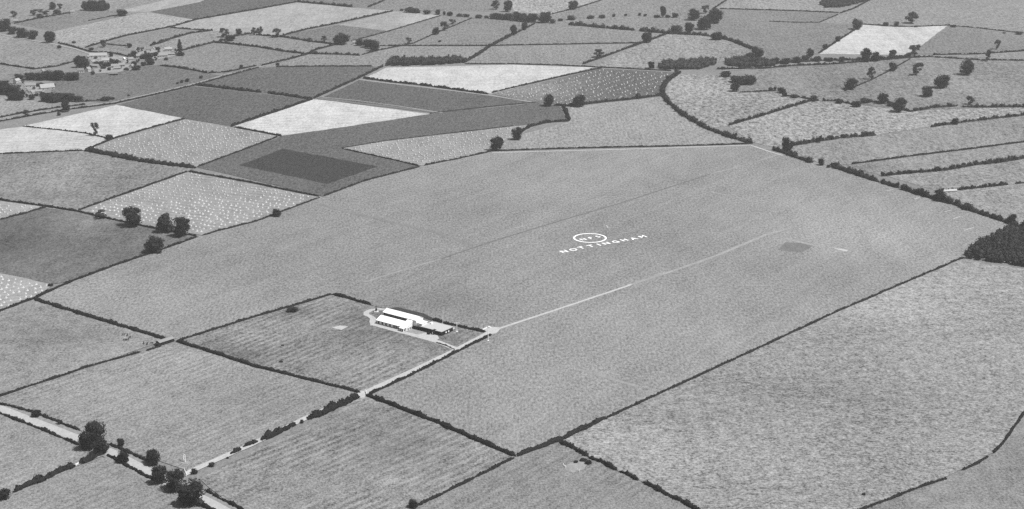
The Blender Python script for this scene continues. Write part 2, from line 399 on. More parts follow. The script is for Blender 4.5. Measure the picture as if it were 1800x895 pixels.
FIELDS = [
 # ---- far left
 ('pasture', 152, 'turf', 0, 'hazy pasture in the far left corner beyond the village', [(-300, -40), (360, -40), (262, 21), (130, 18), (20, 42), (-300, 90)]),
 ('stubble_field', 180, 'stub', 10, 'pale far strip of field beside the round wood at the top left', [(205, 20), (290, 0), (460, -30), (560, -30), (380, 0), (262, 21)]),
 ('pasture', 134, 'turf', 0, 'darker narrow pasture below the round wood at the top left', [(20, 42), (125, 19), (200, 20), (240, 24), (95, 55)]),
 ('stubble_field', 172, 'turf', 12, 'light field above the village street', [(95, 55), (240, 24), (262, 22), (345, 35), (300, 49), (222, 63), (150, 84), (100, 74)]),
 ('ploughed_field', 104, 'plough', 14, 'dark ploughed field at the top edge left of centre', [(262, 21), (350, 4), (400, -20), (640, -20), (565, -2), (525, 3), (450, 17), (345, 35)]),
 ('stubble_field', 178, 'stub', 10, 'broad pale field below the dark ploughed field at the top', [(345, 35), (450, 17), (523, 4), (560, 7), (620, 14), (690, 19), (590, 42), (497, 62), (450, 61), (375, 54), (300, 49)]),
 ('pasture', 143, 'turf', 0, 'small wedge of pasture just above the village', [(150, 84), (300, 49), (375, 54), (335, 60), (270, 78), (225, 88), (180, 96)]),
 ('pasture', 158, 'turf', 0, 'pasture strip between the village and the bushy hedge', [(225, 88), (270, 78), (335, 60), (375, 54), (450, 58), (395, 72), (320, 90), (270, 104)]),
 ('pasture', 150, 'turf', 0, 'pasture left of the pale village lane', [(-200, 40), (0, 64), (100, 80), (158, 99), (140, 112), (60, 122), (0, 113), (-200, 90)]),
 ('pasture', 158, 'turf', 0, 'pale triangular meadow at the left edge above the lane', [(-200, 20), (0, 60), (30, 67), (0, 80), (-200, 60)]),
 ('pasture', 147, 'turf', 0, 'pasture at the left edge above the farmyard trees', [(-200, 88), (0, 114), (60, 123), (90, 125), (60, 145), (0, 168), (-200, 200)]),
 ('pasture', 156, 'turf', 0, 'light pasture at the left edge below the farmyard', [(-200, 195), (0, 168), (30, 172), (115, 188), (60, 203), (0, 216), (-200, 250)]),
 ('pasture', 119, 'turf', 0, 'dark smooth meadow just below the village', [(95, 140), (150, 124), (230, 120), (280, 114), (365, 129), (397, 134), (340, 150), (200, 183), (150, 178), (90, 162)]),
 ('pasture', 139, 'turf', 0, 'meadow right of the village between the hedges', [(272, 104), (320, 89), (372, 76), (450, 83), (540, 96), (450, 117), (400, 130), (365, 128), (280, 115)]),
 ('pasture', 147, 'turf', 0, 'long thin meadow above the double hedge left of centre', [(372, 74), (410, 62), (450, 62), (590, 78), (545, 95), (450, 83)]),
 ('pasture', 107, 'plough', 5, 'dark green crop field left of the plantation', [(340, 150), (400, 132), (450, 120), (485, 118), (655, 117), (660, 120), (630, 138), (552, 174), (455, 163)]),
 ('pasture', 147, 'turf', 0, 'meadow in front of the dark plantation', [(455, 118), (540, 96), (630, 97), (668, 88), (725, 81), (860, 82), (817, 112), (673, 117), (485, 117)]),
 ('stubble_field', 166, 'stub', 10, 'small light field near the top with a darker half below it', [(595, 44), (690, 20), (775, 27), (685, 55)]),
 ('ploughed_field', 122, 'plough', 10, 'darker lower half of the small light field near the top', [(497, 62), (595, 44), (685, 55), (615, 73), (590, 78)]),
 ('pasture', 140, 'turf', 0, 'meadow right of the lonely farm clump', [(615, 73), (775, 27), (830, 31), (730, 76), (725, 80), (665, 80)]),
 ('pasture', 139, 'turf', 0, 'meadow with a leaning tree row on its left side', [(730, 80), (830, 31), (900, 38), (985, 41), (905, 58), (860, 81)]),
 ('pasture', 138, 'turf', 0, 'far meadow at the top edge above the bush row', [(640, 14), (690, -25), (900, -25), (880, 4), (870, 20), (700, 19)]),
 ('pasture', 128, 'turf', 0, 'dark far meadow with bushes at the top edge', [(523, 3), (575, -25), (700, -25), (648, 13), (620, 13)]),
 # ---- far middle and right
 ('pasture', 142, 'turf', 0, 'long meadow below the far hedgerow of round trees', [(860, 81), (905, 58), (945, 41), (1115, 54), (1175, 60), (1130, 76)]),
 ('pasture', 148, 'turf', 0, 'meadow above the white triangular stubble', [(817, 112), (860, 82), (1130, 77), (1025, 113), (1040, 117), (900, 113)]),
 ('hill_pasture', 155, 'rough', 0, 'rounded rough hill pasture right of centre near the top', [(1040, 117), (1130, 76), (1175, 60), (1230, 63), (1290, 74), (1325, 90), (1310, 105), (1155, 120)]),
 ('hill_pasture', 170, 'rough', 0, 'pale rough pasture at the top edge in the middle', [(885, -20), (1110, -20), (1055, 0), (970, 25), (905, 22)]),
 ('pasture', 146, 'turf', 0, 'far meadow above the scattered bush line', [(970, 25), (1060, 0), (1110, -20), (1320, -20), (1250, 18), (1210, 31), (1125, 26), (985, 36)]),
 ('pasture', 147, 'turf', 0, 'thin meadow between the scattered bush line and the far hedgerow', [(985, 36), (1080, 28), (1125, 26), (1210, 31), (1245, 45), (1175, 59), (1000, 42)]),
 ('pasture', 158, 'turf', 0, 'far meadow at the top edge left of the small spinney', [(1265, 15), (1300, -20), (1490, -20), (1450, 5), (1470, 22)]),
 ('pasture', 137, 'turf', 0, 'wide dark meadow left of the white far field', [(1250, 50), (1265, 16), (1475, 23), (1515, 44), (1440, 95), (1400, 106), (1340, 104), (1290, 73)]),
 ('hill_pasture', 148, 'turf', 0, 'grassy hillside in the top right corner', [(1475, 23), (1550, -20), (2100, -20), (2100, 80), (1800, 58), (1665, 46), (1515, 43), (1440, 40)]),
 ('stubble_field', 212, 'stub', 5, 'bright white stubble field on the far right', [(1440, 95), (1515, 44), (1560, 47), (1605, 48), (1640, 46), (1665, 46), (1597, 97)]),
 ('pasture', 136, 'turf', 0, 'darker meadow right of the white far field', [(1666, 47), (1800, 59), (2100, 80), (2100, 70), (1800, 88), (1640, 96), (1598, 97)]),
 ('pasture', 150, 'turf', 0, 'thin wedge of grass between the two far right hedges', [(1640, 98), (1800, 91), (2100, 80), (2100, 108), (1800, 106)]),
 ('parkland', 140, 'rough', 0, 'parkland slope dotted with single trees on the right', [(1335, 122), (1470, 113), (1600, 101), (1640, 100), (1800, 108), (2100, 112), (2100, 188), (1800, 187), (1605, 194), (1445, 178), (1375, 161), (1300, 162), (1320, 140)]),
 ('pasture', 156, 'tussock', 0, 'rough triangular pasture inside the curving hedge', [(1178, 140), (1200, 130), (1290, 134), (1285, 148), (1300, 162), (1375, 162), (1425, 178), (1280, 222), (1245, 225), (1190, 190), (1168, 168)]),
 ('pasture', 160, 'tussock', 0, 'light rough pasture below the wavy hedgerow on the right', [(1320, 250), (1280, 222), (1425, 178), (1445, 178), (1500, 184), (1605, 195), (1800, 188), (2100, 188), (2100, 170), (1800, 204), (1635, 223), (1540, 238), (1355, 258)]),
 ('pasture', 150, 'rough', 0, 'long strip pasture, second below the wavy right hedgerow', [(1358, 262), (1540, 239), (1635, 224), (1800, 204), (2100, 168), (2100, 205), (1800, 250), (1495, 289), (1455, 291)]),
 ('pasture', 150, 'rough', 0, 'narrow strip pasture above the long bushy hedge on the right', [(1455, 291), (1495, 290), (1800, 251), (2100, 206), (2100, 235), (1800, 279), (1555, 309)]),
 ('pasture', 155, 'rough', 0, 'strip pasture below the long bushy hedge on the right', [(1555, 309), (1800, 279), (2100, 236), (2100, 280), (1800, 322), (1650, 337)]),
 ('pasture', 160, 'rough', 0, 'light pasture behind the dark wood on the right edge', [(1650, 337), (1800, 323), (2100, 281), (2100, 395), (1780, 395)]),
 # ---- middle left
 ('stubble_field', 212, 'stub', 5, 'long white stubble field right of the plantation', [(680, 119), (740, 118), (900, 114), (1045, 119), (865, 165), (640, 138)]),
 ('pasture', 104, 'turf', 0, 'dark wedge of roots between the two white stubbles', [(632, 141), (860, 168), (930, 180), (775, 199), (565, 173)]),
 ('stubble_field', 216, 'stub', 170, 'bright white stubble field left of centre', [(552, 175), (575, 177), (755, 201), (640, 219), (495, 239), (410, 223)]),
 ('ploughed_field', 106, 'plough', 8, 'dark curving ploughed field above the airfield', [(755, 201), (945, 181), (985, 188), (997, 213), (945, 217), (905, 222), (680, 248), (600, 262), (735, 293), (640, 319), (568, 346), (345, 294), (495, 240)]),
 ('ploughed_field', 68, 'plough', 165, 'darkest ploughed block inside the curving ploughed field', [(497, 262), (665, 293), (575, 324), (420, 291)]),
 ('stook_field', 162, 'stub', 8, 'stubble field of corn stooks at the top left of the airfield', [(600, 261), (680, 248), (905, 222), (950, 218), (905, 243), (867, 264), (800, 280), (742, 292)]),
 ('stook_field', 108, 'plough', 150, 'dark field dotted with white stooks below the hill pasture', [(865, 166), (1055, 121), (1190, 128), (1172, 148), (1165, 169), (1000, 187), (965, 182), (930, 179)]),
 ('pasture', 160, 'turf', 0, 'smooth light pasture between stook field and airfield', [(1003, 189), (1165, 170), (1190, 195), (1240, 226), (1320, 252), (870, 266), (905, 240), (1000, 214)]),
 ('ploughed_field', 104, 'plough', 12, 'dark field above the white stubble at the left', [(205, 185), (340, 152), (400, 158), (548, 175), (410, 223), (325, 209)]),
 ('stubble_field', 214, 'stub', 8, 'white stubble field with two small trees at the left', [(40, 222), (205, 185), (325, 209), (198, 244), (150, 234), (100, 229)]),
 ('stubble_field', 205, 'stub', 8, 'pale field at the left edge below the white stubble', [(-200, 265), (0, 228), (40, 223), (100, 229), (150, 234), (192, 244), (145, 265), (0, 271), (-200, 280)]),
 ('stook_field', 158, 'stub', 15, 'stook field above the long thick hedge on the left', [(155, 263), (200, 246), (328, 210), (410, 225), (490, 240), (345, 294)]),
 ('pasture', 142, 'rough', 0, 'hazy grey pasture at the left edge below the thick hedge', [(-200, 282), (0, 272), (145, 266), (343, 296), (330, 302), (135, 371), (82, 363), (0, 352), (-200, 330)]),
 ('stook_field', 164, 'stub', 160, 'large light stook field behind the big hedgerow elms', [(136, 372), (330, 303), (562, 347), (500, 370), (450, 388), (355, 414), (275, 402), (180, 382)]),
 ('stook_field', 172, 'stub', 20, 'small pale corner of stubble at the left edge', [(-200, 330), (0, 354), (79, 365), (0, 387), (-200, 440)]),
 ('pasture', 112, 'rough', 0, 'dark mottled field below the big hedgerow elms', [(-200, 440), (0, 387), (80, 366), (135, 373), (180, 383), (275, 404), (350, 416), (280, 440), (125, 495), (88, 501), (0, 482), (-200, 440)]),
 ('stook_field', 172, 'stub', 20, 'pale stubble at the left edge beside the airfield corner', [(-200, 430), (0, 481), (95, 501), (60, 525), (0, 547), (-200, 630)]),
 # ---- airfield and nearer ground
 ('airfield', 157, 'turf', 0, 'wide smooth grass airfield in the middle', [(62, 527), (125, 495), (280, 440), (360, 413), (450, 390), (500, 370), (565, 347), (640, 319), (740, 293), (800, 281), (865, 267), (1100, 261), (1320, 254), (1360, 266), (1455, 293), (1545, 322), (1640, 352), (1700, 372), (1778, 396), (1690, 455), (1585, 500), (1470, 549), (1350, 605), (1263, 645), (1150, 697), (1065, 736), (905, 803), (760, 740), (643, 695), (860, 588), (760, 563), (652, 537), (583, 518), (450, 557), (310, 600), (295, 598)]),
 ('pasture', 153, 'rough', 0, 'grazed pasture left of the open cattle shed', [(-200, 640), (0, 548), (60, 527), (292, 600), (150, 646), (0, 697), (-200, 770)]),
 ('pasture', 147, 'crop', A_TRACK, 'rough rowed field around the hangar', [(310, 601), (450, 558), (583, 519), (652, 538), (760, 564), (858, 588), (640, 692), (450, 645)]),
 ('pasture', 156, 'ridge', A_LOW, 'large field between the road and the farm track', [(0, 699), (150, 648), (285, 608), (310, 604), (450, 648), (635, 692), (540, 738), (335, 830), (200, 786), (140, 758), (60, 726), (0, 710)]),
 ('pasture', 148, 'crop', A_LOW - 4, 'rowed field right of the farm track at the bottom', [(640, 697), (760, 742), (905, 804), (735, 888), (690, 930), (450, 930), (350, 842)]),
 ('pasture', 149, 'ridge', A_LOW, 'darker field at the bottom below the airfield corner', [(905, 806), (985, 779), (1090, 831), (1222, 894), (1290, 930), (660, 930), (735, 889)]),
 ('pasture', 158, 'tussock', 0, 'huge rough tussocky field filling the lower right', [(985, 778), (1065, 737), (1150, 698), (1263, 646), (1350, 606), (1470, 550), (1585, 501), (1690, 456), (1800, 474), (2000, 520), (2000, 560), (1800, 722), (1775, 760), (1748, 795), (1665, 838), (1515, 896), (1430, 930), (1290, 930), (1222, 894)]),
 ('pasture', 146, 'rough', 0, 'darker field in the bottom right corner', [(1518, 897), (1667, 840), (1750, 797), (1778, 762), (1802, 725), (2000, 562), (2000, 930), (1430, 930)]),
 ('pasture', 156, 'ridge', along(22, 866, 184, 798), 'small field in the bottom left between road and hedge', [(-200, 690), (0, 728), (140, 784), (187, 800), (130, 822), (22, 868), (-200, 960)]),
 ('pasture', 152, 'ridge', along(22, 866, 184, 798), 'field in the bottom left corner below the hedge', [(-200, 965), (22, 869), (130, 823), (190, 803), (270, 847), (345, 884), (420, 930), (-200, 1000)]),
]
FIELD_PTS = []
for i, (nm, sr, st, ang, lab, pts) in enumerate(FIELDS):
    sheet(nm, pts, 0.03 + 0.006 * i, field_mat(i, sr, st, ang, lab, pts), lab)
    FIELD_PTS.append(pts)
Z1 = 0.03 + 0.006 * len(FIELDS) + 0.01      # first level above all the fields

# patches in the turf
M['turf_dark'] = ground_mat('dark_turf', 134, 0.3, 0.02, 0.3, 0.1, 0.7, 0.42, None, 5.1)
M['turf_mid'] = ground_mat('worn_turf_dark', 128, 0.3, 0.02, 0.3, 0.1, 0.7, 0.42, None, 5.6)
M['turf_faint'] = ground_mat('faint_worn_turf', 149, 0.3, 0.02, 0.3, 0.1, 0.7, 0.42, None, 5.9)
M['turf_pale'] = ground_mat('worn_turf_pale', 178, 0.3, 0.03, 0.4, 0.1, 0.6, 0.42, None, 6.2)
M['turf_pale2'] = ground_mat('dry_turf', 170, 0.3, 0.03, 0.3, 0.1, 0.6, 0.42, None, 6.9)
M['track'] = ground_mat('pale_track_gravel', 214, 0.15, 0.02, 0.25, 0.15, 0.35, 0.6, None, 7.3)
M['road'] = ground_mat('road_gravel', 206, 0.15, 0.02, 0.2, 0.15, 0.3, 0.6, None, 8.3)
M['verge'] = ground_mat('grass_verge', 160, 0.3, 0.03, 0.4, 0.15, 0.7, 0.42, None, 9.3)
M['hangar_shade'] = ground_mat('painted_hangar_shade', 74, 0.5, 0.05, 0.5, 0.15, 0.8, 0.42, None, 9.9)  # dark tone for the shade painted behind the hangar
sheet('wear_or_shade_patch', [(1380, 427), (1405, 428), (1432, 430), (1422, 438), (1408, 444), (1388, 443), (1368, 440)], Z1, M['turf_dark'], 'dark scuffed patch of turf on the right of the airfield')
ribbon('path', [(1378, 420), (1405, 426), (1440, 434)], 5, Z1 + .006, M['turf_pale'], 'pale scraped strip above the dark patch on the airfield')
sheet('wear_or_shade_patch', [(1464, 437), (1478, 438), (1491, 440.5), (1488, 443), (1476, 441)], Z1 + .006, M['track'], 'small white scar on the right of the airfield')
ribbon('grass_line', [(640, 497), (720, 472), (775, 456)], 3.0, Z1, M['turf_pale2'], 'faint pale line of a removed hedge behind the hangar')
ribbon('grass_line', [(775, 456), (850, 430), (960, 396), (1090, 358), (1250, 306)], 2.2, Z1, M['turf_mid'], 'faint dark line of a removed hedge across the airfield')
ribbon('grass_line', [(1250, 306), (1300, 294), (1392, 265)], 3.0, Z1, M['turf_pale2'], 'faint pale end of the removed hedge line near the far corner')
ribbon('grass_line', [(560, 360), (660, 385), (760, 408), (830, 432)], 6.0, Z1 - .004, M['turf_faint'], 'faint dark swath slanting across the airfield on the left', wob=0.5)
ribbon('grass_line', [(1010, 650), (1060, 662), (1120, 680)], 4.0, Z1, M['turf_pale2'], 'faint pale wheel marks on the near airfield', wob=0.5)
ribbon('grass_line', [(1250, 338), (1340, 358)], 3.5, Z1, M['turf_pale2'], 'faint pale mark on the far airfield', wob=0.5)
sheet('wear_or_shade_patch', [(672, 543), (700, 541), (745, 552), (765, 562), (758, 565), (735, 557), (684, 545)], Z1, M['hangar_shade'], 'shade painted dark on the ground behind the hangar')  # the hangar's shade, put into the ground colour as a dark sheet
sheet('dry_pond', [(992, 821), (1004, 814), (1025, 812), (1031, 818), (1027, 826), (1008, 832), (995, 828)], Z1, M['turf_pale2'], 'pale dried pond beside the bushes at the bottom')

# roads and tracks
ribbon('verge', [(-120, 680), (0, 718), (138, 771), (205, 800), (268, 833), (370, 885), (450, 928)], 16, Z1 + .004, M['verge'], 'grass verges of the road at the lower left')
ribbon('road', [(-120, 681), (0, 719), (138, 772), (205, 801), (268, 834), (370, 886), (450, 930)], 8.0, Z1 + .010, M['road'], 'pale country road crossing the lower left corner', wob=0.05)
ribbon('track', [(322, 836), (350, 823), (440, 783), (535, 737), (575, 719), (628, 696)], 5.2, Z1 + .012, M['track'], 'pale farm track running up from the road', wob=0.08)
ribbon('track', [(636, 696), (646, 689), (725, 653), (800, 617), (845, 594), (866, 582)], 5.6, Z1 + .014, M['track'], 'white track climbing to the clubhouse gate', wob=0.05)
sheet('track_fork', [(626, 694), (634, 688), (642, 688), (646, 692), (640, 700), (632, 701)], Z1 + .018, M['track'], 'pale worn ground where the tracks and hedges meet')
ribbon('path', [(866, 582), (900, 571), (1000, 538), (1060, 518), (1110, 501)], 2.8, Z1 + .012, M['track'], 'pale path running from the gate across the airfield', wob=0.12)
ribbon('path', [(1110, 501), (1180, 478), (1260, 450), (1345, 414), (1390, 402)], 3.8, Z1 + .010, M['turf_pale'], 'fading far half of the path across the airfield', wob=0.15)
sheet('track_fork', [(848, 580), (862, 575), (882, 577), (872, 587), (858, 590)], Z1 + .018, M['track'], 'pale trampled ground at the airfield gate')
ribbon('path', [(865, 269), (1100, 263), (1320, 256), (1352, 267), (1376, 274)], 2.6, Z1 + .012, M['track'], 'thin white path along the far edge of the airfield', wob=0.2)
ribbon('drive', [(806, 616), (770, 602), (735, 592), (700, 583), (672, 575), (658, 571)], 5.5, Z1 + .022, M['track'], 'white drive in front of the hangar', wob=0.05)
ribbon('drive', [(656, 573), (655, 566), (656, 561), (651, 557), (644, 554), (644, 550), (652, 546), (664, 544), (676, 545)], 4.6, Z1 + .026, M['track'], 'white drive looping round the left end of the hangar', wob=0.08, step=3)
sheet('forecourt', [(731, 589), (740, 585), (768, 588), (772, 596), (765, 601), (737, 593)], Z1 + .030, M['track'], 'pale forecourt below the clubhouse')
sheet('forecourt', [(707, 583), (724, 575), (742, 580), (752, 585), (735, 589)], Z1 + .034, M['turf_pale2'], 'pale ground between the hangar and the clubhouse')
ribbon('path', [(771, 590), (784, 586), (799, 577)], 2.4, Z1 + .036, M['track'], 'narrow path round the clubhouse corner')
sheet('wear_or_shade_patch', [(583, 577), (598, 573), (612, 575), (600, 581)], Z1, M['track'], 'pale bare patch in the rowed field by the hangar')
# far lanes
M['yard'] = ground_mat('trodden_yard', 172, 0.6, 0.05, 0.8, 0.15, 1.0, 0.3, None, 11.1)
sheet('farmyard', [(30, 150), (60, 148), (80, 152), (76, 164), (60, 172), (44, 166)], Z1 + .02, M['yard'], 'trodden pale yard of the farm at the left edge')
sheet('farmyard', [(152, 98), (200, 98), (228, 102), (232, 110), (205, 114), (165, 112)], Z1 + .02, M['yard'], 'trodden pale yard beside the long white barn')
sheet('garden', [(165, 122), (196, 116), (228, 114), (238, 122), (205, 128), (168, 130)], Z1 + .024, M['turf_pale2'], 'pale cottage gardens at the lower edge of the village')
sheet('garden', [(240, 96), (262, 86), (300, 86), (312, 98), (280, 105), (246, 106)], Z1 + .024, M['turf_pale2'], 'pale cottage gardens at the right of the village')
ribbon('lane', [(-150, 245), (0, 212), (60, 201), (130, 190), (200, 180), (290, 160), (345, 147), (400, 131), (450, 120), (500, 107)], 5.0, Z1, M['turf_pale2'], 'narrow lane between hedges below the village')
ribbon('lane', [(-100, 40), (0, 60), (30, 67), (90, 77), (135, 87), (160, 96), (200, 106), (240, 104), (300, 98)], 5.0, Z1 + .006, M['turf_pale'], 'pale village street coming in from the left')
ribbon('path', [(630, 140.5), (700, 149), (780, 158), (860, 168), (935, 180)], 4.0, Z1 + .004, M['turf_pale'], 'pale path along the hedge of the white stubble')
ribbon('path', [(560, 173), (620, 181), (700, 190), (775, 199)], 9.0, Z1 + .004, M['turf_mid'], 'grassy green lane along the top of the bright stubble')
ribbon('path', [(562, 171), (625, 177), (700, 187), (778, 199)], 2.6, Z1 + .010, M['turf_pale'], 'thin pale path on the green lane')
ribbon('lane', [(1270, 125), (1350, 120), (1470, 111), (1600, 99), (1720, 97), (1850, 89)], 5.0, Z1 + .006, M['turf_pale2'], 'far lane between hedges on the right')

# ------------------------------------------------------------------ hedges
def hedge_mesh(name, pts, h, w, lump=0.18, period=7.0, tuft=1.0, step=None):
    """A hedge along the ground line PTS: a lumpy body with leafy tufts on it, all one mass."""
    L = [(b - a).length for a, b in zip(pts[:-1], pts[1:])]
    total = sum(L)
    if step is None: step = min(2.4, max(1.0, h * 0.55))
    n = max(3, int(total / step) + 1)
    cum = np.concatenate([[0], np.cumsum(L)])
    ss = np.linspace(0, total, n)
    px = np.array([[p.x, p.y] for p in pts])
    X = np.interp(ss, cum, px[:, 0]); Y = np.interp(ss, cum, px[:, 1])
    dx = np.gradient(X); dy = np.gradient(Y); q = np.hypot(dx, dy) + 1e-9
    nx, ny = -dy / q, dx / q
    ph = RNG.uniform(0, 6.28, 4)
    low = 0.5 * np.sin(ss * 6.28 / period + ph[0]) + 0.35 * np.sin(ss * 6.28 / (period * 0.43) + ph[1]) + 0.45 * np.sin(ss * 6.28 / (period * 3.7) + ph[2])
    slow = 0.22 * np.sin(ss * 6.28 / 47.0 + ph[1] * 3) * np.sin(ss * 6.28 / 19.0 + ph[0] * 2)
    hh = h * (1 + slow + lump * low + RNG.uniform(-0.6, 0.6, n) * lump)
    ww = w * 0.5 * (1 + slow + lump * 0.8 * low + RNG.uniform(-0.5, 0.5, n) * lump)
    off = RNG.uniform(-0.10, 0.10, n) * w + 0.12 * w * np.sin(ss * 6.28 / 23.0 + ph[3])
    end = np.clip(np.minimum(ss, total - ss) / (1.2 * h), 0, 1) ** 0.5
    hh *= 0.35 + 0.65 * end; ww *= 0.3 + 0.7 * end
    prof = [(-0.95, 0.0), (-1.08, 0.42), (-0.66, 0.88), (0.0, 1.0), (0.66, 0.88), (1.08, 0.42), (0.95, 0.0)]
    k = len(prof)
    V = np.zeros((n, k, 3))
    for j, (a, b) in enumerate(prof):
        ja = a * ww * (1 + RNG.uniform(-0.16, 0.16, n)); jb = b * hh * (1 + RNG.uniform(-0.10, 0.10, n))
        V[:, j, 0] = X + nx * (ja + off); V[:, j, 1] = Y + ny * (ja + off); V[:, j, 2] = jb - (0.1 if b == 0 else 0)
    idx = np.arange(n * k).reshape(n, k)
    Q = np.stack([idx[:-1, :-1], idx[1:, :-1], idx[1:, 1:], idx[:-1, 1:]], -1).reshape(-1, 4)
    V = V.reshape(-1, 3)
    # closed ends
    T = []
    for e in (0, n - 1):
        b = e * k
        for j in range(1, k - 1): T.append((b, b + j, b + j + 1) if e == 0 else (b, b + j + 1, b + j))
    # tufts
    nt_ = int(n * 1.6 * tuft)
    if nt_:
        i = RNG.integers(0, n, nt_); j = RNG.integers(1, k - 1, nt_)
        c = V.reshape(n, k, 3)[i, j]
        sz = (0.16 + 0.22 * RNG.random(nt_)) * (0.5 + 0.5 * min(h, 4.0))
        a = RNG.normal(size=(nt_, 3)); a /= np.linalg.norm(a, axis=1)[:, None]
        b = RNG.normal(size=(nt_, 3)); b -= (a * b).sum(1)[:, None] * a; b /= np.linalg.norm(b, axis=1)[:, None]
        a *= sz[:, None]; b *= sz[:, None]
        TV = np.stack([c - a - b, c + a - b, c + a + b, c - a + b], 1).reshape(-1, 3)
        TV[:, 2] = np.maximum(TV[:, 2], 0.02)
        TQ = np.arange(nt_ * 4).reshape(-1, 4) + len(V)
        V = np.concatenate([V, TV]); Q = np.concatenate([Q, TQ])
    return mk_mesh(name, V, Q, np.array(T))

BUSHLETS = []
def add_bushlets(me, pts, h, w):
    """The rounded shrubs that make up an overgrown hedge, merged into it."""
    V = np.zeros(len(me.vertices) * 3, np.float32); me.vertices.foreach_get('co', V); V = V.reshape(-1, 3)
    Q = [tuple(p.vertices) for p in me.polygons if len(p.vertices) == 4]; T = [tuple(p.vertices) for p in me.polygons if len(p.vertices) == 3]
    VV, QQ, TT, b = [V], [np.array(Q)], [np.array(T)], len(V)
    for a, c in zip(pts[:-1], pts[1:]):
        L = (c - a).length; x = random.uniform(0, w * .4)
        while x < L:
            p = a.lerp(c, x / L); bv, bq, bt = random.choice(BUSHLETS)
            t = random.uniform(0, 6.28); co, si = math.cos(t), math.sin(t)
            k = random.choice((0.7, 0.9, 1.0, 1.2, 1.45)); ww = w * 1.05 * k; hh = h * 1.15 * k * random.uniform(.85, 1.1)
            ox, oy = random.uniform(-.18, .18) * w, random.uniform(-.18, .18) * w
            VV.append(np.stack([(bv[:, 0] * co - bv[:, 1] * si) * ww + p.x + ox, (bv[:, 0] * si + bv[:, 1] * co) * ww + p.y + oy, np.maximum(bv[:, 2] * hh, 0)], 1))
            QQ.append(bq + b); TT.append(bt + b); b += len(bv)
            x += w * random.uniform(0.5, 1.1)
    return mk_mesh('hedge', np.concatenate(VV), np.concatenate(QQ), np.concatenate(TT))

def hedge(pts_px, h, w, label, style='clip', group=None):
    lump, period = {'clip': (0.17, 6.0), 'wild': (0.36, 8.0), 'row': (0.52, 12.0)}[style]
    pts = [P(u, v) for u, v in pts_px]
    me = hedge_mesh('hedge', pts, h, w, lump, period, 1.6 if style == 'clip' else 3.0)
    if style == 'row': me = add_bushlets(hedge_mesh('hedge', pts, h * .5, w * .6, 0.35, period, 1.0), pts, h * .88, w * .85)
    o = link('hedge', me, M['leaf'] if style == 'row' else M['hedge'])
    return tag(o, label, 'hedge', group)

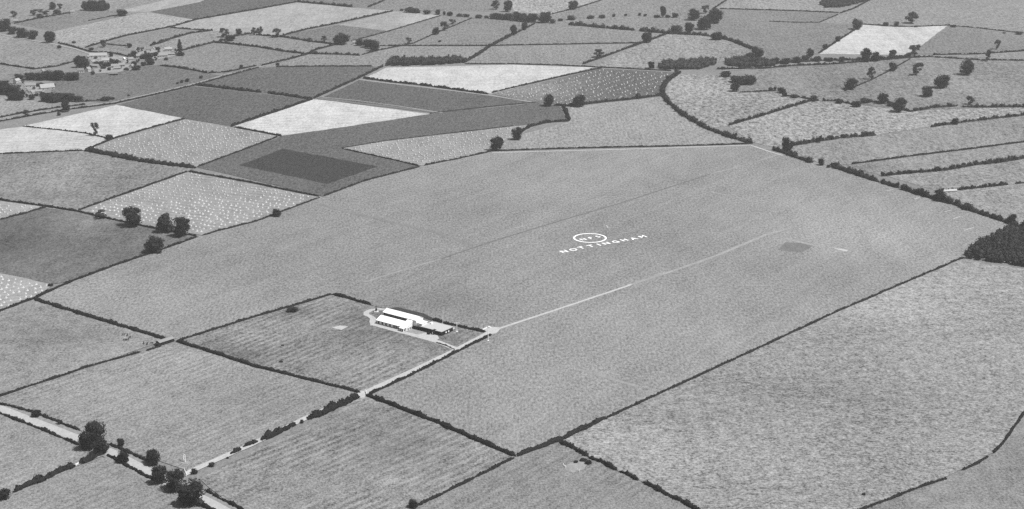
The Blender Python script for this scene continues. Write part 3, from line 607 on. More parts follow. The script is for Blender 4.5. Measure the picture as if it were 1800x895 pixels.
HEDGES = [
 # ---- round the airfield and the near ground
 ([(60, 527), (120, 546), (200, 570), (293, 598)], 2.3, 3.2, 'clip', 'dark clipped hedge from the airfield corner down to the cattle shed'),
 ([(-60, 574), (0, 548), (60, 525), (125, 496), (200, 468), (280, 441), (345, 418)], 1.8, 2.2, 'clip', 'hedge on the airfield edge running up to the big elms'),
 ([(355, 415), (400, 402), (450, 390), (500, 371), (562, 348)], 1.5, 1.8, 'clip', 'airfield edge hedge below the large stook field'),
 ([(568, 346), (600, 334), (640, 319), (690, 306), (738, 294)], 1.7, 2.0, 'clip', 'airfield edge hedge below the darkest ploughed block'),
 ([(746, 291), (800, 281), (866, 266)], 1.6, 1.8, 'wild', 'airfield edge hedge below the far stook field'),
 ([(866, 266), (980, 262), (1100, 259), (1210, 257), (1320, 253)], 1.6, 2.0, 'clip', 'long straight black hedge on the far edge of the airfield'),
 ([(643, 695), (700, 717), (760, 740), (830, 771), (905, 803)], 2.4, 3.2, 'clip', 'thick black hedge from the track fork to the airfield point'),
 ([(909, 802), (985, 773), (1030, 752), (1066, 735)], 2.2, 3.6, 'clip', 'double thick hedge right of the airfield point'),
 ([(1068, 735), (1150, 697), (1263, 645), (1350, 605), (1470, 549), (1585, 500), (1692, 454)], 1.5, 1.8, 'clip', 'long straight hedge between the airfield and the tussocky field'),
 ([(735, 890), (790, 863), (850, 833), (903, 806)], 1.7, 1.8, 'clip', 'thin hedge running down from the airfield point'),
 ([(985, 779), (1010, 790), (1034, 804)], 2.4, 2.8, 'wild', 'short bushy hedge above the dried pond'),
 ([(1036, 806), (1060, 815), (1085, 828)], 2.2, 2.4, 'wild', 'middle length of the broken hedge right of the dried pond'),
 ([(1089, 831), (1106, 836), (1122, 846)], 2.2, 2.4, 'wild', 'short length of broken hedge between two gaps'),
 ([(1131, 849), (1160, 864), (1222, 895), (1270, 922)], 2.2, 2.4, 'wild', 'lowest length of the broken hedge at the bottom edge'),
 ([(1450, 922), (1516, 896), (1560, 880), (1620, 856), (1664, 842)], 1.5, 1.6, 'clip', 'curving hedge at the bottom right, lower length'),
 ([(1692, 828), (1715, 817), (1737, 804)], 1.5, 1.5, 'clip', 'curving hedge at the bottom right, short middle length'),
 ([(1746, 797), (1765, 777), (1778, 758), (1800, 727), (1850, 660)], 1.5, 1.5, 'clip', 'curving hedge at the bottom right, upper length at the edge'),
 ([(583, 518), (520, 537), (450, 557), (380, 579), (314, 600)], 1.7, 1.9, 'clip', 'hedge along the top left of the hangar field'),
 ([(585, 518), (618, 527), (652, 537)], 2.2, 2.6, 'clip', 'short black hedge left of the hangar'),
 ([(760, 563), (790, 571), (820, 578), (853, 585)], 2.0, 2.4, 'clip', 'black hedge behind the clubhouse'),
 ([(864, 589), (830, 606), (790, 626), (725, 659), (648, 695)], 1.8, 2.2, 'clip', 'black hedge along the lower side of the white track'),
 ([(310, 600), (380, 622), (450, 645), (540, 668), (633, 691)], 2.0, 2.4, 'clip', 'hedge below the hangar field running to the track fork'),
 ([(800, 616), (785, 609), (766, 603)], 1.0, 1.0, 'clip', 'low dark border along the drive below the clubhouse'),
 ([(-40, 711), (0, 697), (70, 674), (150, 647), (248, 620)], 1.5, 1.6, 'clip', 'thin hedge from the left edge towards the cattle shed'),
 ([(257, 618), (272, 613), (284, 609)], 1.5, 1.6, 'clip', 'short end of hedge beside the cattle shed'),
 ([(542, 738), (570, 726), (600, 712), (630, 699)], 3.4, 5.0, 'wild', 'thick tall hedge below the track fork'),
 ([(460, 775), (480, 766), (502, 755), (519, 748)], 3.0, 3.6, 'wild', 'bushy stretch of hedge half way along the farm track'),
 ([(428, 787), (440, 782), (452, 777)], 2.4, 2.8, 'wild', 'short bushy stretch of hedge on the lower farm track'),
 ([(405, 799), (415, 795), (424, 791)], 2.0, 2.4, 'wild', 'small ragged piece of hedge low on the farm track'),
 ([(-60, 690), (0, 711), (60, 726), (140, 758)], 1.6, 1.8, 'wild', 'upper roadside hedge left of the big tree group'),
 ([(190, 781), (230, 798), (262, 813)], 1.6, 1.8, 'wild', 'upper roadside hedge between the road trees'),
 ([(362, 864), (400, 884), (450, 910)], 1.6, 1.8, 'wild', 'upper roadside hedge running off the bottom edge'),
 ([(-60, 704), (0, 728), (70, 755), (140, 784)], 1.7, 1.8, 'wild', 'lower roadside hedge at the left edge'),
 ([(188, 801), (230, 824), (272, 846)], 1.7, 1.8, 'wild', 'lower roadside hedge between the road trees'),
 ([(345, 884), (380, 902), (420, 925)], 1.7, 1.8, 'wild', 'lower roadside hedge at the bottom edge'),
 ([(140, 816), (160, 808), (184, 798)], 3.0, 3.4, 'wild', 'short thick hedge joining the road at the big trees'),
 ([(22, 866), (70, 847), (105, 831), (131, 820)], 3.0, 3.4, 'wild', 'thick hedge between the two bottom left fields'),
 # ---- middle left
 ([(0, 387), (40, 377), (80, 365)], 1.8, 2.0, 'clip', 'short hedge of the pale corner at the left edge'),
 ([(-40, 344), (0, 352), (80, 363), (135, 372), (180, 383), (275, 403), (345, 416)], 1.7, 2.0, 'wild', 'hedge under the big elms on the left'),
 ([(137, 371), (200, 348), (265, 325), (329, 302)], 1.7, 1.8, 'clip', 'straight hedge on the upper left of the large stook field'),
 ([(332, 302), (400, 314), (450, 323), (505, 335), (560, 346)], 1.7, 1.9, 'clip', 'straight hedge between the large stook field and the dark plough'),
 ([(150, 265), (200, 275), (245, 284)], 4.2, 6.0, 'wild', 'broad dark hedge, left half of the thick double hedge'),
 ([(244, 284), (290, 290), (343, 296)], 3.6, 5.0, 'wild', 'broad dark hedge, right half ending at the dark plough'),
 ([(347, 294), (420, 267), (488, 241)], 1.6, 1.6, 'clip', 'hedge on the right side of the middle stook field'),
 ([(-40, 273), (0, 271), (70, 268), (146, 265)], 1.5, 1.6, 'clip', 'thin hedge below the pale field at the left edge'),
 ([(150, 264), (200, 244), (262, 226), (325, 209)], 1.7, 1.8, 'clip', 'hedge between the white stubble and the middle stook field'),
 ([(40, 223), (100, 229), (150, 235), (193, 245)], 1.5, 1.5, 'wild', 'thin hedge with two small trees below the white stubble'),
 ([(412, 224), (450, 231), (496, 240)], 1.8, 2.2, 'clip', 'short hedge below the bright white stubble'),
 ([(406, 223), (450, 208), (500, 192), (548, 175)], 2.6, 3.0, 'wild', 'dark hedge on the left of the bright white stubble'),
 ([(470, 164), (500, 168), (546, 175)], 3.0, 4.0, 'wild', 'thick short hedge above the bright white stubble'),
 ([(343, 150), (380, 154), (420, 159), (459, 163)], 3.2, 3.6, 'wild', 'dark hedge between the two dark fields left of centre'),
 ([(552, 173), (590, 156), (630, 138), (673, 117)], 2.4, 2.6, 'wild', 'hedge climbing to the left end of the plantation'),
 ([(638, 138), (690, 145), (740, 150), (800, 158), (858, 166)], 2.6, 2.8, 'wild', 'bushy hedge under the long white stubble'),
 ([(864, 164), (930, 148), (1000, 132), (1058, 120)], 2.0, 2.0, 'clip', 'hedge between the long white stubble and the dark stook field'),
 ([(755, 200), (850, 189), (945, 180)], 1.0, 1.0, 'clip', 'very thin hedge above the curving ploughed field'),
 ([(602, 262), (680, 279), (736, 292)], 1.4, 1.4, 'clip', 'hedge on the lower left of the far stook field'),
 ([(600, 261), (680, 248), (790, 235), (903, 222)], 1.1, 1.1, 'clip', 'thin hedge along the top of the far stook field'),
 ([(990, 188), (996, 200), (1000, 212)], 3.4, 3.6, 'wild', 'short stub of thick hedge at the end of the curving plough'),
 ([(1000, 213), (960, 216), (930, 224), (905, 240)], 2.8, 3.0, 'wild', 'dark hedge curving down to the two round trees'),
 ([(972, 186), (1000, 187), (1060, 180), (1110, 175), (1163, 168)], 2.8, 3.0, 'wild', 'dark hedge below the dark stook field'),
 ([(1195, 128), (1180, 138), (1168, 150), (1163, 164), (1172, 178), (1190, 195)], 5.0, 6.5, 'row', 'tall curving hedge, upper bend beside the dark stook field'),
 ([(1190, 195), (1212, 210), (1240, 226), (1280, 241), (1322, 253)], 5.0, 6.5, 'row', 'tall curving hedge, lower part reaching the airfield corner'),
 ([(1281, 221), (1340, 204), (1385, 190), (1425, 178)], 3.6, 3.6, 'row', 'hedge on the lower side of the triangular pasture'),
 # ---- right side
 ([(1362, 264), (1378, 270), (1392, 275)], 4.5, 6.0, 'row', 'first clump of hedge below the airfield far corner'),
 ([(1388, 273), (1405, 280), (1428, 287)], 5.0, 6.0, 'row', 'thick hedge length between corner tree and small round tree'),
 ([(1464, 294), (1500, 306), (1545, 321)], 6.0, 7.0, 'row', 'long thick length of the tall airfield hedgerow'),
 ([(1549, 322), (1565, 327), (1581, 331)], 5.0, 6.0, 'row', 'short length of the tall airfield hedgerow before a gap'),
 ([(1585, 333), (1605, 340), (1628, 346), (1666, 357)], 5.0, 6.0, 'row', 'lumpy length of the tall airfield hedgerow'),
 ([(1668, 357), (1685, 362), (1700, 370)], 5.0, 6.0, 'row', 'short lumpy length of the tall airfield hedgerow'),
 ([(1702, 369), (1730, 378), (1755, 386), (1782, 396)], 5.0, 6.5, 'row', 'last length of the tall hedgerow before the dark wood'),
 ([(1385, 258), (1430, 250), (1480, 243), (1540, 238)], 4.5, 5.0, 'row', 'bushy hedge running right from the airfield far corner'),
 ([(1637, 224), (1680, 217), (1740, 210), (1800, 203), (1870, 195)], 3.6, 4.0, 'row', 'dark bushy hedge on the right edge below the wavy hedgerow'),
 ([(1497, 289), (1600, 275), (1700, 263), (1800, 250), (1870, 240)], 1.8, 2.0, 'clip', 'thin straight hedge between the right hand strips'),
 ([(1552, 310), (1580, 307), (1612, 304)], 3.6, 4.0, 'row', 'left length of the long bushy hedge on the right'),
 ([(1614, 304), (1660, 300), (1730, 288)], 4.4, 5.0, 'row', 'middle length of the long bushy hedge on the right'),
 ([(1733, 289), (1765, 285), (1800, 279), (1870, 268)], 4.6, 5.0, 'row', 'right length of the long bushy hedge at the edge'),
 ([(1645, 339), (1690, 334), (1730, 330), (1772, 325)], 3.4, 3.6, 'row', 'bushy hedge above the light pasture behind the wood'),
 ([(1784, 324), (1830, 319)], 2.6, 2.6, 'row', 'scrap of hedge at the right edge behind the wood'),
 ([(1400, 171), (1420, 174), (1440, 178)], 2.0, 2.4, 'wild', 'low hedge left end of the wavy right hedgerow'),
 ([(1446, 178), (1475, 178), (1500, 185), (1530, 180), (1550, 180)], 3.2, 3.8, 'row', 'wavy hedgerow, left length beside the parkland'),
 ([(1560, 181), (1580, 192), (1600, 197), (1640, 190), (1683, 187)], 4.0, 4.5, 'row', 'wavy hedgerow, middle length below the parkland trees'),
 ([(1694, 189), (1740, 189), (1800, 189), (1870, 190)], 4.2, 4.5, 'row', 'wavy hedgerow, right length at the edge'),
 ([(1300, 163), (1340, 161), (1365, 160)], 1.6, 1.8, 'wild', 'thin hedge on top of the triangular pasture'),
 ([(1373, 161), (1380, 169), (1396, 171)], 2.4, 2.8, 'wild', 'bent hedge right of the triangular pasture'),
 ([(1483, 161), (1530, 142), (1565, 124), (1600, 104)], 1.5, 1.6, 'clip', 'slanting hedge up the parkland to the white field'),
 # ---- far right
 ([(1340, 112), (1400, 110), (1440, 107), (1520, 106), (1595, 101)], 4.5, 5.0, 'row', 'dark hedgerow along the bottom of the far white field'),
 ([(1260, 122), (1340, 121), (1400, 116), (1470, 113), (1600, 102), (1640, 100)], 2.6, 2.8, 'wild', 'hedge on the near side of the far right lane'),
 ([(1640, 97), (1720, 96), (1800, 90), (1870, 85)], 2.2, 2.4, 'wild', 'upper of the two hedges at the far right edge'),
 ([(1642, 101), (1720, 106), (1800, 107), (1870, 108)], 2.0, 2.2, 'wild', 'lower of the two hedges at the far right edge'),
 ([(1518, 43), (1560, 46), (1600, 48), (1665, 45), (1720, 50), (1800, 59)], 1.6, 1.8, 'wild', 'hedge along the top of the far white field'),
 ([(1440, 94), (1473, 72), (1512, 47)], 2.0, 2.2, 'wild', 'hedge on the left side of the far white field'),
 ([(1265, 16), (1345, 18), (1410, 20), (1475, 23)], 2.0, 2.2, 'clip', 'straight far hedge left of the small spinney'),
 ([(1476, 24), (1500, 16), (1545, -8)], 2.0, 2.4, 'wild', 'hedge slanting up to the top edge past the spinney'),
 ([(1352, 38), (1400, 40), (1440, 40), (1473, 26)], 1.4, 1.6, 'wild', 'faint low hedge below the spinney'),
 # ---- far middle
 ([(1000, 44), (1012, 45), (1025, 46)], 7.0, 8.0, 'row', 'leftmost clump of the far hedgerow below the bush line'),
 ([(1026, 46), (1045, 48), (1063, 50)], 6.5, 7.0, 'row', 'second clump of the far hedgerow below the bush line'),
 ([(1065, 50), (1090, 52), (1116, 54)], 6.0, 7.0, 'row', 'third clump of the far hedgerow below the bush line'),
 ([(1124, 55), (1150, 57), (1176, 60)], 7.0, 8.0, 'row', 'fourth clump of the far hedgerow below the bush line'),
 ([(1175, 60), (1230, 62), (1262, 66), (1290, 74), (1325, 88)], 5.0, 6.0, 'row', 'hedgerow curling over the rounded hill pasture'),
 ([(900, 80), (960, 79), (1060, 77), (1130, 76)], 1.8, 2.0, 'clip', 'straight hedge above the meadow with the white triangle'),
 ([(817, 113), (900, 113), (980, 115), (1040, 118), (1100, 121), (1180, 125)], 1.6, 1.8, 'clip', 'long thin hedge above the white triangular stubble'),
 ([(1025, 113), (1060, 101), (1095, 88), (1130, 76), (1170, 61)], 3.0, 3.4, 'row', 'bushy hedge on the left of the rounded hill pasture'),
 ([(817, 110), (840, 97), (860, 83), (900, 62)], 3.4, 3.8, 'wild', 'thick hedge climbing right from the plantation'),
 ([(905, 60), (925, 50), (940, 42)], 2.0, 2.2, 'wild', 'short hedge beside two trees below the far tree belt'),
 ([(970, 25), (1010, 16), (1060, 0), (1085, -8)], 1.8, 2.0, 'clip', 'hedge slanting off the top edge with one tree'),
 ([(1252, 17), (1275, 2), (1290, -8)], 1.8, 2.0, 'wild', 'short far hedge above the leaning tree group'),
 ([(668, 81), (725, 81), (790, 81), (862, 81), (900, 80)], 1.8, 2.0, 'wild', 'straight hedge above the plantation'),
 ([(636, 97), (665, 89), (710, 80), (730, 76)], 1.6, 1.8, 'wild', 'slanting hedge right of the lonely farm clump'),
 ([(775, 28), (735, 40), (685, 55), (640, 67), (618, 73)], 1.7, 1.8, 'clip', 'hedge on the right of the small light field'),
 ([(830, 32), (800, 45), (770, 57), (728, 76)], 1.4, 1.5, 'wild', 'thin hedge with the leaning trees'),
 ([(691, 20), (640, 31), (585, 43), (540, 52), (497, 63)], 2.4, 2.6, 'wild', 'dark hedge on the left of the small light field'),
 ([(523, 4), (545, 6), (580, 9), (620, 13)], 4.4, 5.0, 'row', 'bushy far hedge at the top edge left of centre'),
 ([(647, 13), (665, 6), (690, -6)], 2.4, 2.6, 'wild', 'short far hedge slanting off the top edge'),
 ([(150, 84), (190, 72), (222, 63), (300, 48), (345, 35), (450, 17), (522, 4)], 2.2, 2.4, 'wild', 'long far hedge from the village up to the top edge'),
 ([(300, 49), (335, 52), (374, 54)], 2.0, 2.2, 'wild', 'short hedge joining the long far hedge to the bushes'),
 ([(264, 81), (285, 75), (298, 70)], 4.0, 4.5, 'row', 'dark bushy hedge just above the village houses'),
 ([(300, 69), (335, 59), (374, 54)], 3.4, 3.6, 'row', 'upper bushy hedge above the village'),
 ([(318, 90), (345, 83), (372, 76), (395, 71), (415, 64), (452, 58)], 3.2, 3.4, 'row', 'hedge from the poplar up to the field trees'),
 ([(374, 75), (400, 77), (425, 80), (452, 83), (500, 91), (542, 96)], 2.8, 3.2, 'wild', 'dark hedge running right from the village hedge'),
 ([(544, 95), (590, 96), (632, 98)], 3.6, 4.0, 'row', 'thick hedge left of the lonely farm clump'),
 ([(450, 62), (500, 66), (550, 74), (592, 79)], 2.6, 3.0, 'wild', 'hedge below the broad pale field'),
 ([(590, 79), (555, 88), (540, 96), (500, 107), (460, 116)], 2.4, 2.6, 'wild', 'hedge slanting down left from the farm clump'),
 ([(485, 118), (560, 117), (655, 117)], 1.8, 2.0, 'clip', 'straight hedge left of the plantation'),
 ([(282, 116), (310, 119), (340, 124), (364, 129)], 3.0, 3.2, 'row', 'ragged hedge right of the village meadow'),
 ([(-60, 228), (0, 214), (60, 203), (120, 193), (200, 183), (290, 163), (340, 151), (400, 134), (455, 119)], 1.8, 1.9, 'wild', 'near side hedge of the lane below the village'),
 ([(0, 207), (40, 199), (100, 190), (150, 184)], 1.8, 1.9, 'wild', 'far side hedge of the lane at the left'),
 ([(365, 129), (400, 127), (450, 116)], 1.8, 2.0, 'wild', 'far side hedge of the lane right of the meadow'),
 ([(135, 180), (160, 178), (198, 175)], 2.6, 3.0, 'row', 'dark hedge trailing right from the farmyard trees'),
 ([(-40, 108), (0, 113), (60, 122), (100, 117), (140, 106)], 2.0, 2.4, 'wild', 'curving hedge below the left pasture'),
 ([(102, 76), (120, 80), (140, 86), (160, 92), (200, 94), (235, 102)], 2.0, 2.2, 'wild', 'hedge along the far side of the village street'),
 ([(185, 78), (205, 80), (228, 82)], 1.6, 1.8, 'wild', 'short hedge between two small trees above the village'),
 ([(25, 42), (70, 32), (130, 22)], 2.6, 3.0, 'row', 'ragged far hedge in the top left corner'),
 ([(215, 25), (190, 30), (155, 37)], 1.4, 1.6, 'wild', 'thin far hedge below the round wood'),
]

# ------------------------------------------------------------------ trees
def ico(sub):
    bm = bmesh.new()
    bmesh.ops.create_icosphere(bm, subdivisions=sub, radius=1.0)
    v = np.array([x.co[:] for x in bm.verts]); f = np.array([[x.index for x in t.verts] for t in bm.faces])
    bm.free()
    return v, f
ICO_V, ICO_F = ico(2)
ICO1_V, ICO1_F = ico(1)

def crown_arrays(rng, lobes, n_leaf, leaf, core=0.82, low=False):
    """lobes: rows of (x, y, z, rx, ry, rz); returns verts, quads, tris of one leafy crown."""
    V, T, Q = [], [], []
    base = 0
    iv, jf = (ICO1_V, ICO1_F) if low else (ICO_V, ICO_F)
    lobes = np.asarray(lobes, float)
    for l in lobes:
        d = 1 + rng.uniform(-0.16, 0.16, len(iv))
        v = iv * d[:, None] * l[3:] * core + l[:3]
        V.append(v); T.append(jf + base); base += len(v)
    area = (lobes[:, 3] * lobes[:, 5]); pr = area / area.sum()
    k = rng.choice(len(lobes), n_leaf, p=pr)
    d = rng.normal(size=(n_leaf, 3)); d /= np.linalg.norm(d, axis=1)[:, None]
    c = lobes[k, :3] + d * lobes[k, 3:] * rng.uniform(0.66, 1.30, n_leaf)[:, None]
    nrm = d * 0.8 + rng.normal(size=(n_leaf, 3)) * 0.7; nrm /= np.linalg.norm(nrm, axis=1)[:, None]
    a = rng.normal(size=(n_leaf, 3)); a -= (a * nrm).sum(1)[:, None] * nrm; a /= np.linalg.norm(a, axis=1)[:, None]
    b = np.cross(nrm, a)
    s = (leaf * rng.uniform(0.6, 1.4, n_leaf))[:, None]
    a = a * s; b = b * s * rng.uniform(0.6, 1.0, n_leaf)[:, None]
    LV = np.stack([c - a - b, c + a - 0.6 * b, c + a * 0.7 + b, c - a * 0.8 + b * 0.8], 1).reshape(-1, 3)
    Q = np.arange(n_leaf * 4).reshape(-1, 4) + base
    V = np.concatenate(V + [LV]); T = np.concatenate(T)
    return V, Q, T

def lobes_for(kind, rng):
    L = []
    if kind == 'round':            # heavy elm or oak: unit height, unit width
        L.append((0, 0, 0.53, 0.36, 0.36, 0.38))
        for i in range(4):
            t = rng.uniform(0, 6.28); r = rng.uniform(0.12, 0.34)
            L.append((r * math.cos(t), r * math.sin(t), rng.uniform(0.14, 0.24), 0.15, 0.15, 0.11))
        for i in range(12):
            t = rng.uniform(0, 6.28); z = rng.uniform(0.24, 0.88); r = 0.34 * math.sqrt(max(0.05, 1 - ((z - 0.55) / 0.42) ** 2))
            s = rng.uniform(0.10, 0.22)
            L.append((r * math.cos(t), r * math.sin(t), z, s, s, s * 0.9))
    elif kind == 'tall':           # elm with stacked masses
        for z, r in ((0.30, 0.26), (0.50, 0.32), (0.70, 0.33), (0.86, 0.22)):
            L.append((rng.uniform(-.05, .05), rng.uniform(-.05, .05), z, r, r, 0.17))
        for i in range(10):
            t = rng.uniform(0, 6.28); z = rng.uniform(0.22, 0.9); r = 0.33 * math.sqrt(max(0.08, 1 - ((z - 0.58) / 0.45) ** 2))
            s = rng.uniform(0.11, 0.19)
            L.append((r * math.cos(t), r * math.sin(t), z, s, s, s))
    elif kind == 'open':           # thin crown with gaps
        for i in range(10):
            t = rng.uniform(0, 6.28); z = rng.uniform(0.34, 0.88); r = rng.uniform(0.1, 0.40) * math.sqrt(max(0.1, 1 - ((z - 0.58) / 0.42) ** 2))
            s = rng.uniform(0.10, 0.17)
            L.append((r * math.cos(t), r * math.sin(t), z, s, s, s * 0.8))
        L.append((0.1, 0, 0.2, 0.12, 0.12, 0.1)); L.append((-0.12, 0.05, 0.26, 0.12, 0.12, 0.1))
    elif kind == 'poplar':
        for i in range(9):
            z = 0.15 + 0.8 * i / 8.0; r = 0.42 * (1 - ((z - 0.5) / 0.62) ** 2)
            L.append((rng.uniform(-.1, .1), rng.uniform(-.1, .1), z, r, r, 0.12))
    elif kind == 'bush':
        L.append((0, 0, 0.42, 0.40, 0.40, 0.44))
        for i in range(8):
            t = rng.uniform(0, 6.28); z = rng.uniform(0.15, 0.72); r = rng.uniform(0.2, 0.34)
            s = rng.uniform(0.15, 0.24)
            L.append((r * math.cos(t), r * math.sin(t), z, s, s, s * 1.1))
    return L

for i in range(6):
    rng = np.random.default_rng(700 + i)
    BUSHLETS.append(crown_arrays(rng, lobes_for('bush', rng)[:6], 130, 0.075, 0.84, True))
for pts, h, w, style, lab in HEDGES:
    hedge(pts, h, w, lab, style)

CROWNS, TRUNKS = {}, {}
def trunk_mesh(rng, kind):
    m = MB()
    top = 0.5
    x, y = rng.uniform(-0.02, 0.02, 2)
    m.tube((0, 0, -0.01), (x * 0.5, y * 0.5, 0.22), 0.055, 0.036)
    m.tube((x * 0.5, y * 0.5, 0.22), (x, y, top), 0.036, 0.02)
    for i in range(5):
        t = i * 1.257 + rng.uniform(-.3, .3); z = rng.uniform(0.2, 0.36); r = rng.uniform(0.2, 0.34)
        m.tube((x * 0.5, y * 0.5, z), (r * math.cos(t), r * math.sin(t), z + rng.uniform(0.18, 0.34)), 0.02, 0.007, 5)
    return m.mesh('trunk')
for kind, cnt, nl, lf in (('round', 6, 2400, 0.030), ('tall', 5, 2400, 0.030), ('open', 5, 1300, 0.030), ('poplar', 2, 600, 0.05), ('bush', 5, 1100, 0.042)):
    CROWNS[kind], TRUNKS[kind] = [], []
    for i in range(cnt):
        rng = np.random.default_rng(100 + 17 * i + len(kind))
        V, Q, T = crown_arrays(rng, lobes_for(kind, rng), nl, lf, 0.66 if kind != 'open' else 0.50)
        V[:, 2] = np.maximum(V[:, 2], 0.0 if kind == 'bush' else 0.05)
        me = mk_mesh('crown', V, Q, T); me.materials.append(M['leaf_pale'] if kind == 'open' else M['leaf'])
        CROWNS[kind].append(me)
        tm = trunk_mesh(rng, kind); tm.materials.append(M['bark'])
        TRUNKS[kind].append(tm)

tcount = {}
def tree(u, v, hpx, wpx, kind, label, group=None, name=None, cat=None):
    """A tree whose foot stands on the ground at (u, v)."""
    s = px_per_m(v)
    p = P(u, v)
    ang = math.atan2(H_CAM, math.hypot(p.x, p.y))
    w = wpx / s * {'tall': 1.1, 'open': 1.12}.get(kind, 1.0)
    h = max((hpx / s - 0.25 * w * math.sin(ang)) / math.cos(ang), 0.45 * w)
    i = tcount.get(kind, 0); tcount[kind] = i + 1
    k = i % len(CROWNS[kind])
    if kind == 'bush':
        o = link(name or 'bush', CROWNS[kind][k])
        o.location = p; o.rotation_euler = (0, 0, random.uniform(0, 6.28)); o.scale = (w, w, h)
        return tag(o, label, cat or 'bush', group)
    e = empty(name or 'tree', p, random.uniform(0, 6.28))
    e.scale = (w, w, h)
    link('crown', CROWNS[kind][k], None, e)
    link('trunk', TRUNKS[kind][k], None, e)
    return tag(e, label, cat or 'tree', group)

ORD = ['leftmost', 'second', 'third', 'fourth', 'fifth', 'sixth', 'seventh', 'eighth', 'ninth', 'tenth', 'eleventh', 'twelfth', 'thirteenth', 'fourteenth', 'fifteenth', 'sixteenth', 'seventeenth', 'eighteenth']
NUM = ['zero', 'one', 'two', 'three', 'four', 'five', 'six', 'seven', 'eight', 'nine', 'ten', 'eleven', 'twelve', 'thirteen', 'fourteen', 'fifteen', 'sixteen', 'seventeen', 'eighteen']
def row(items, noun, place, group, names=None):
    """items: (u, v, height, width, kind); each is told apart by its order from the left."""
    items = sorted(items)
    n = len(items)
    for i, (u, v, h, w, k) in enumerate(items):
        o = ('rightmost' if i == n - 1 and n > 1 else ORD[i] + ('' if i == 0 else ' from left'))
        lab = '%s of %s %s %s' % (o, NUM[n], noun, place)
        tree(u, v, h, w, k, lab, group, 'bush' if k == 'bush' else names)

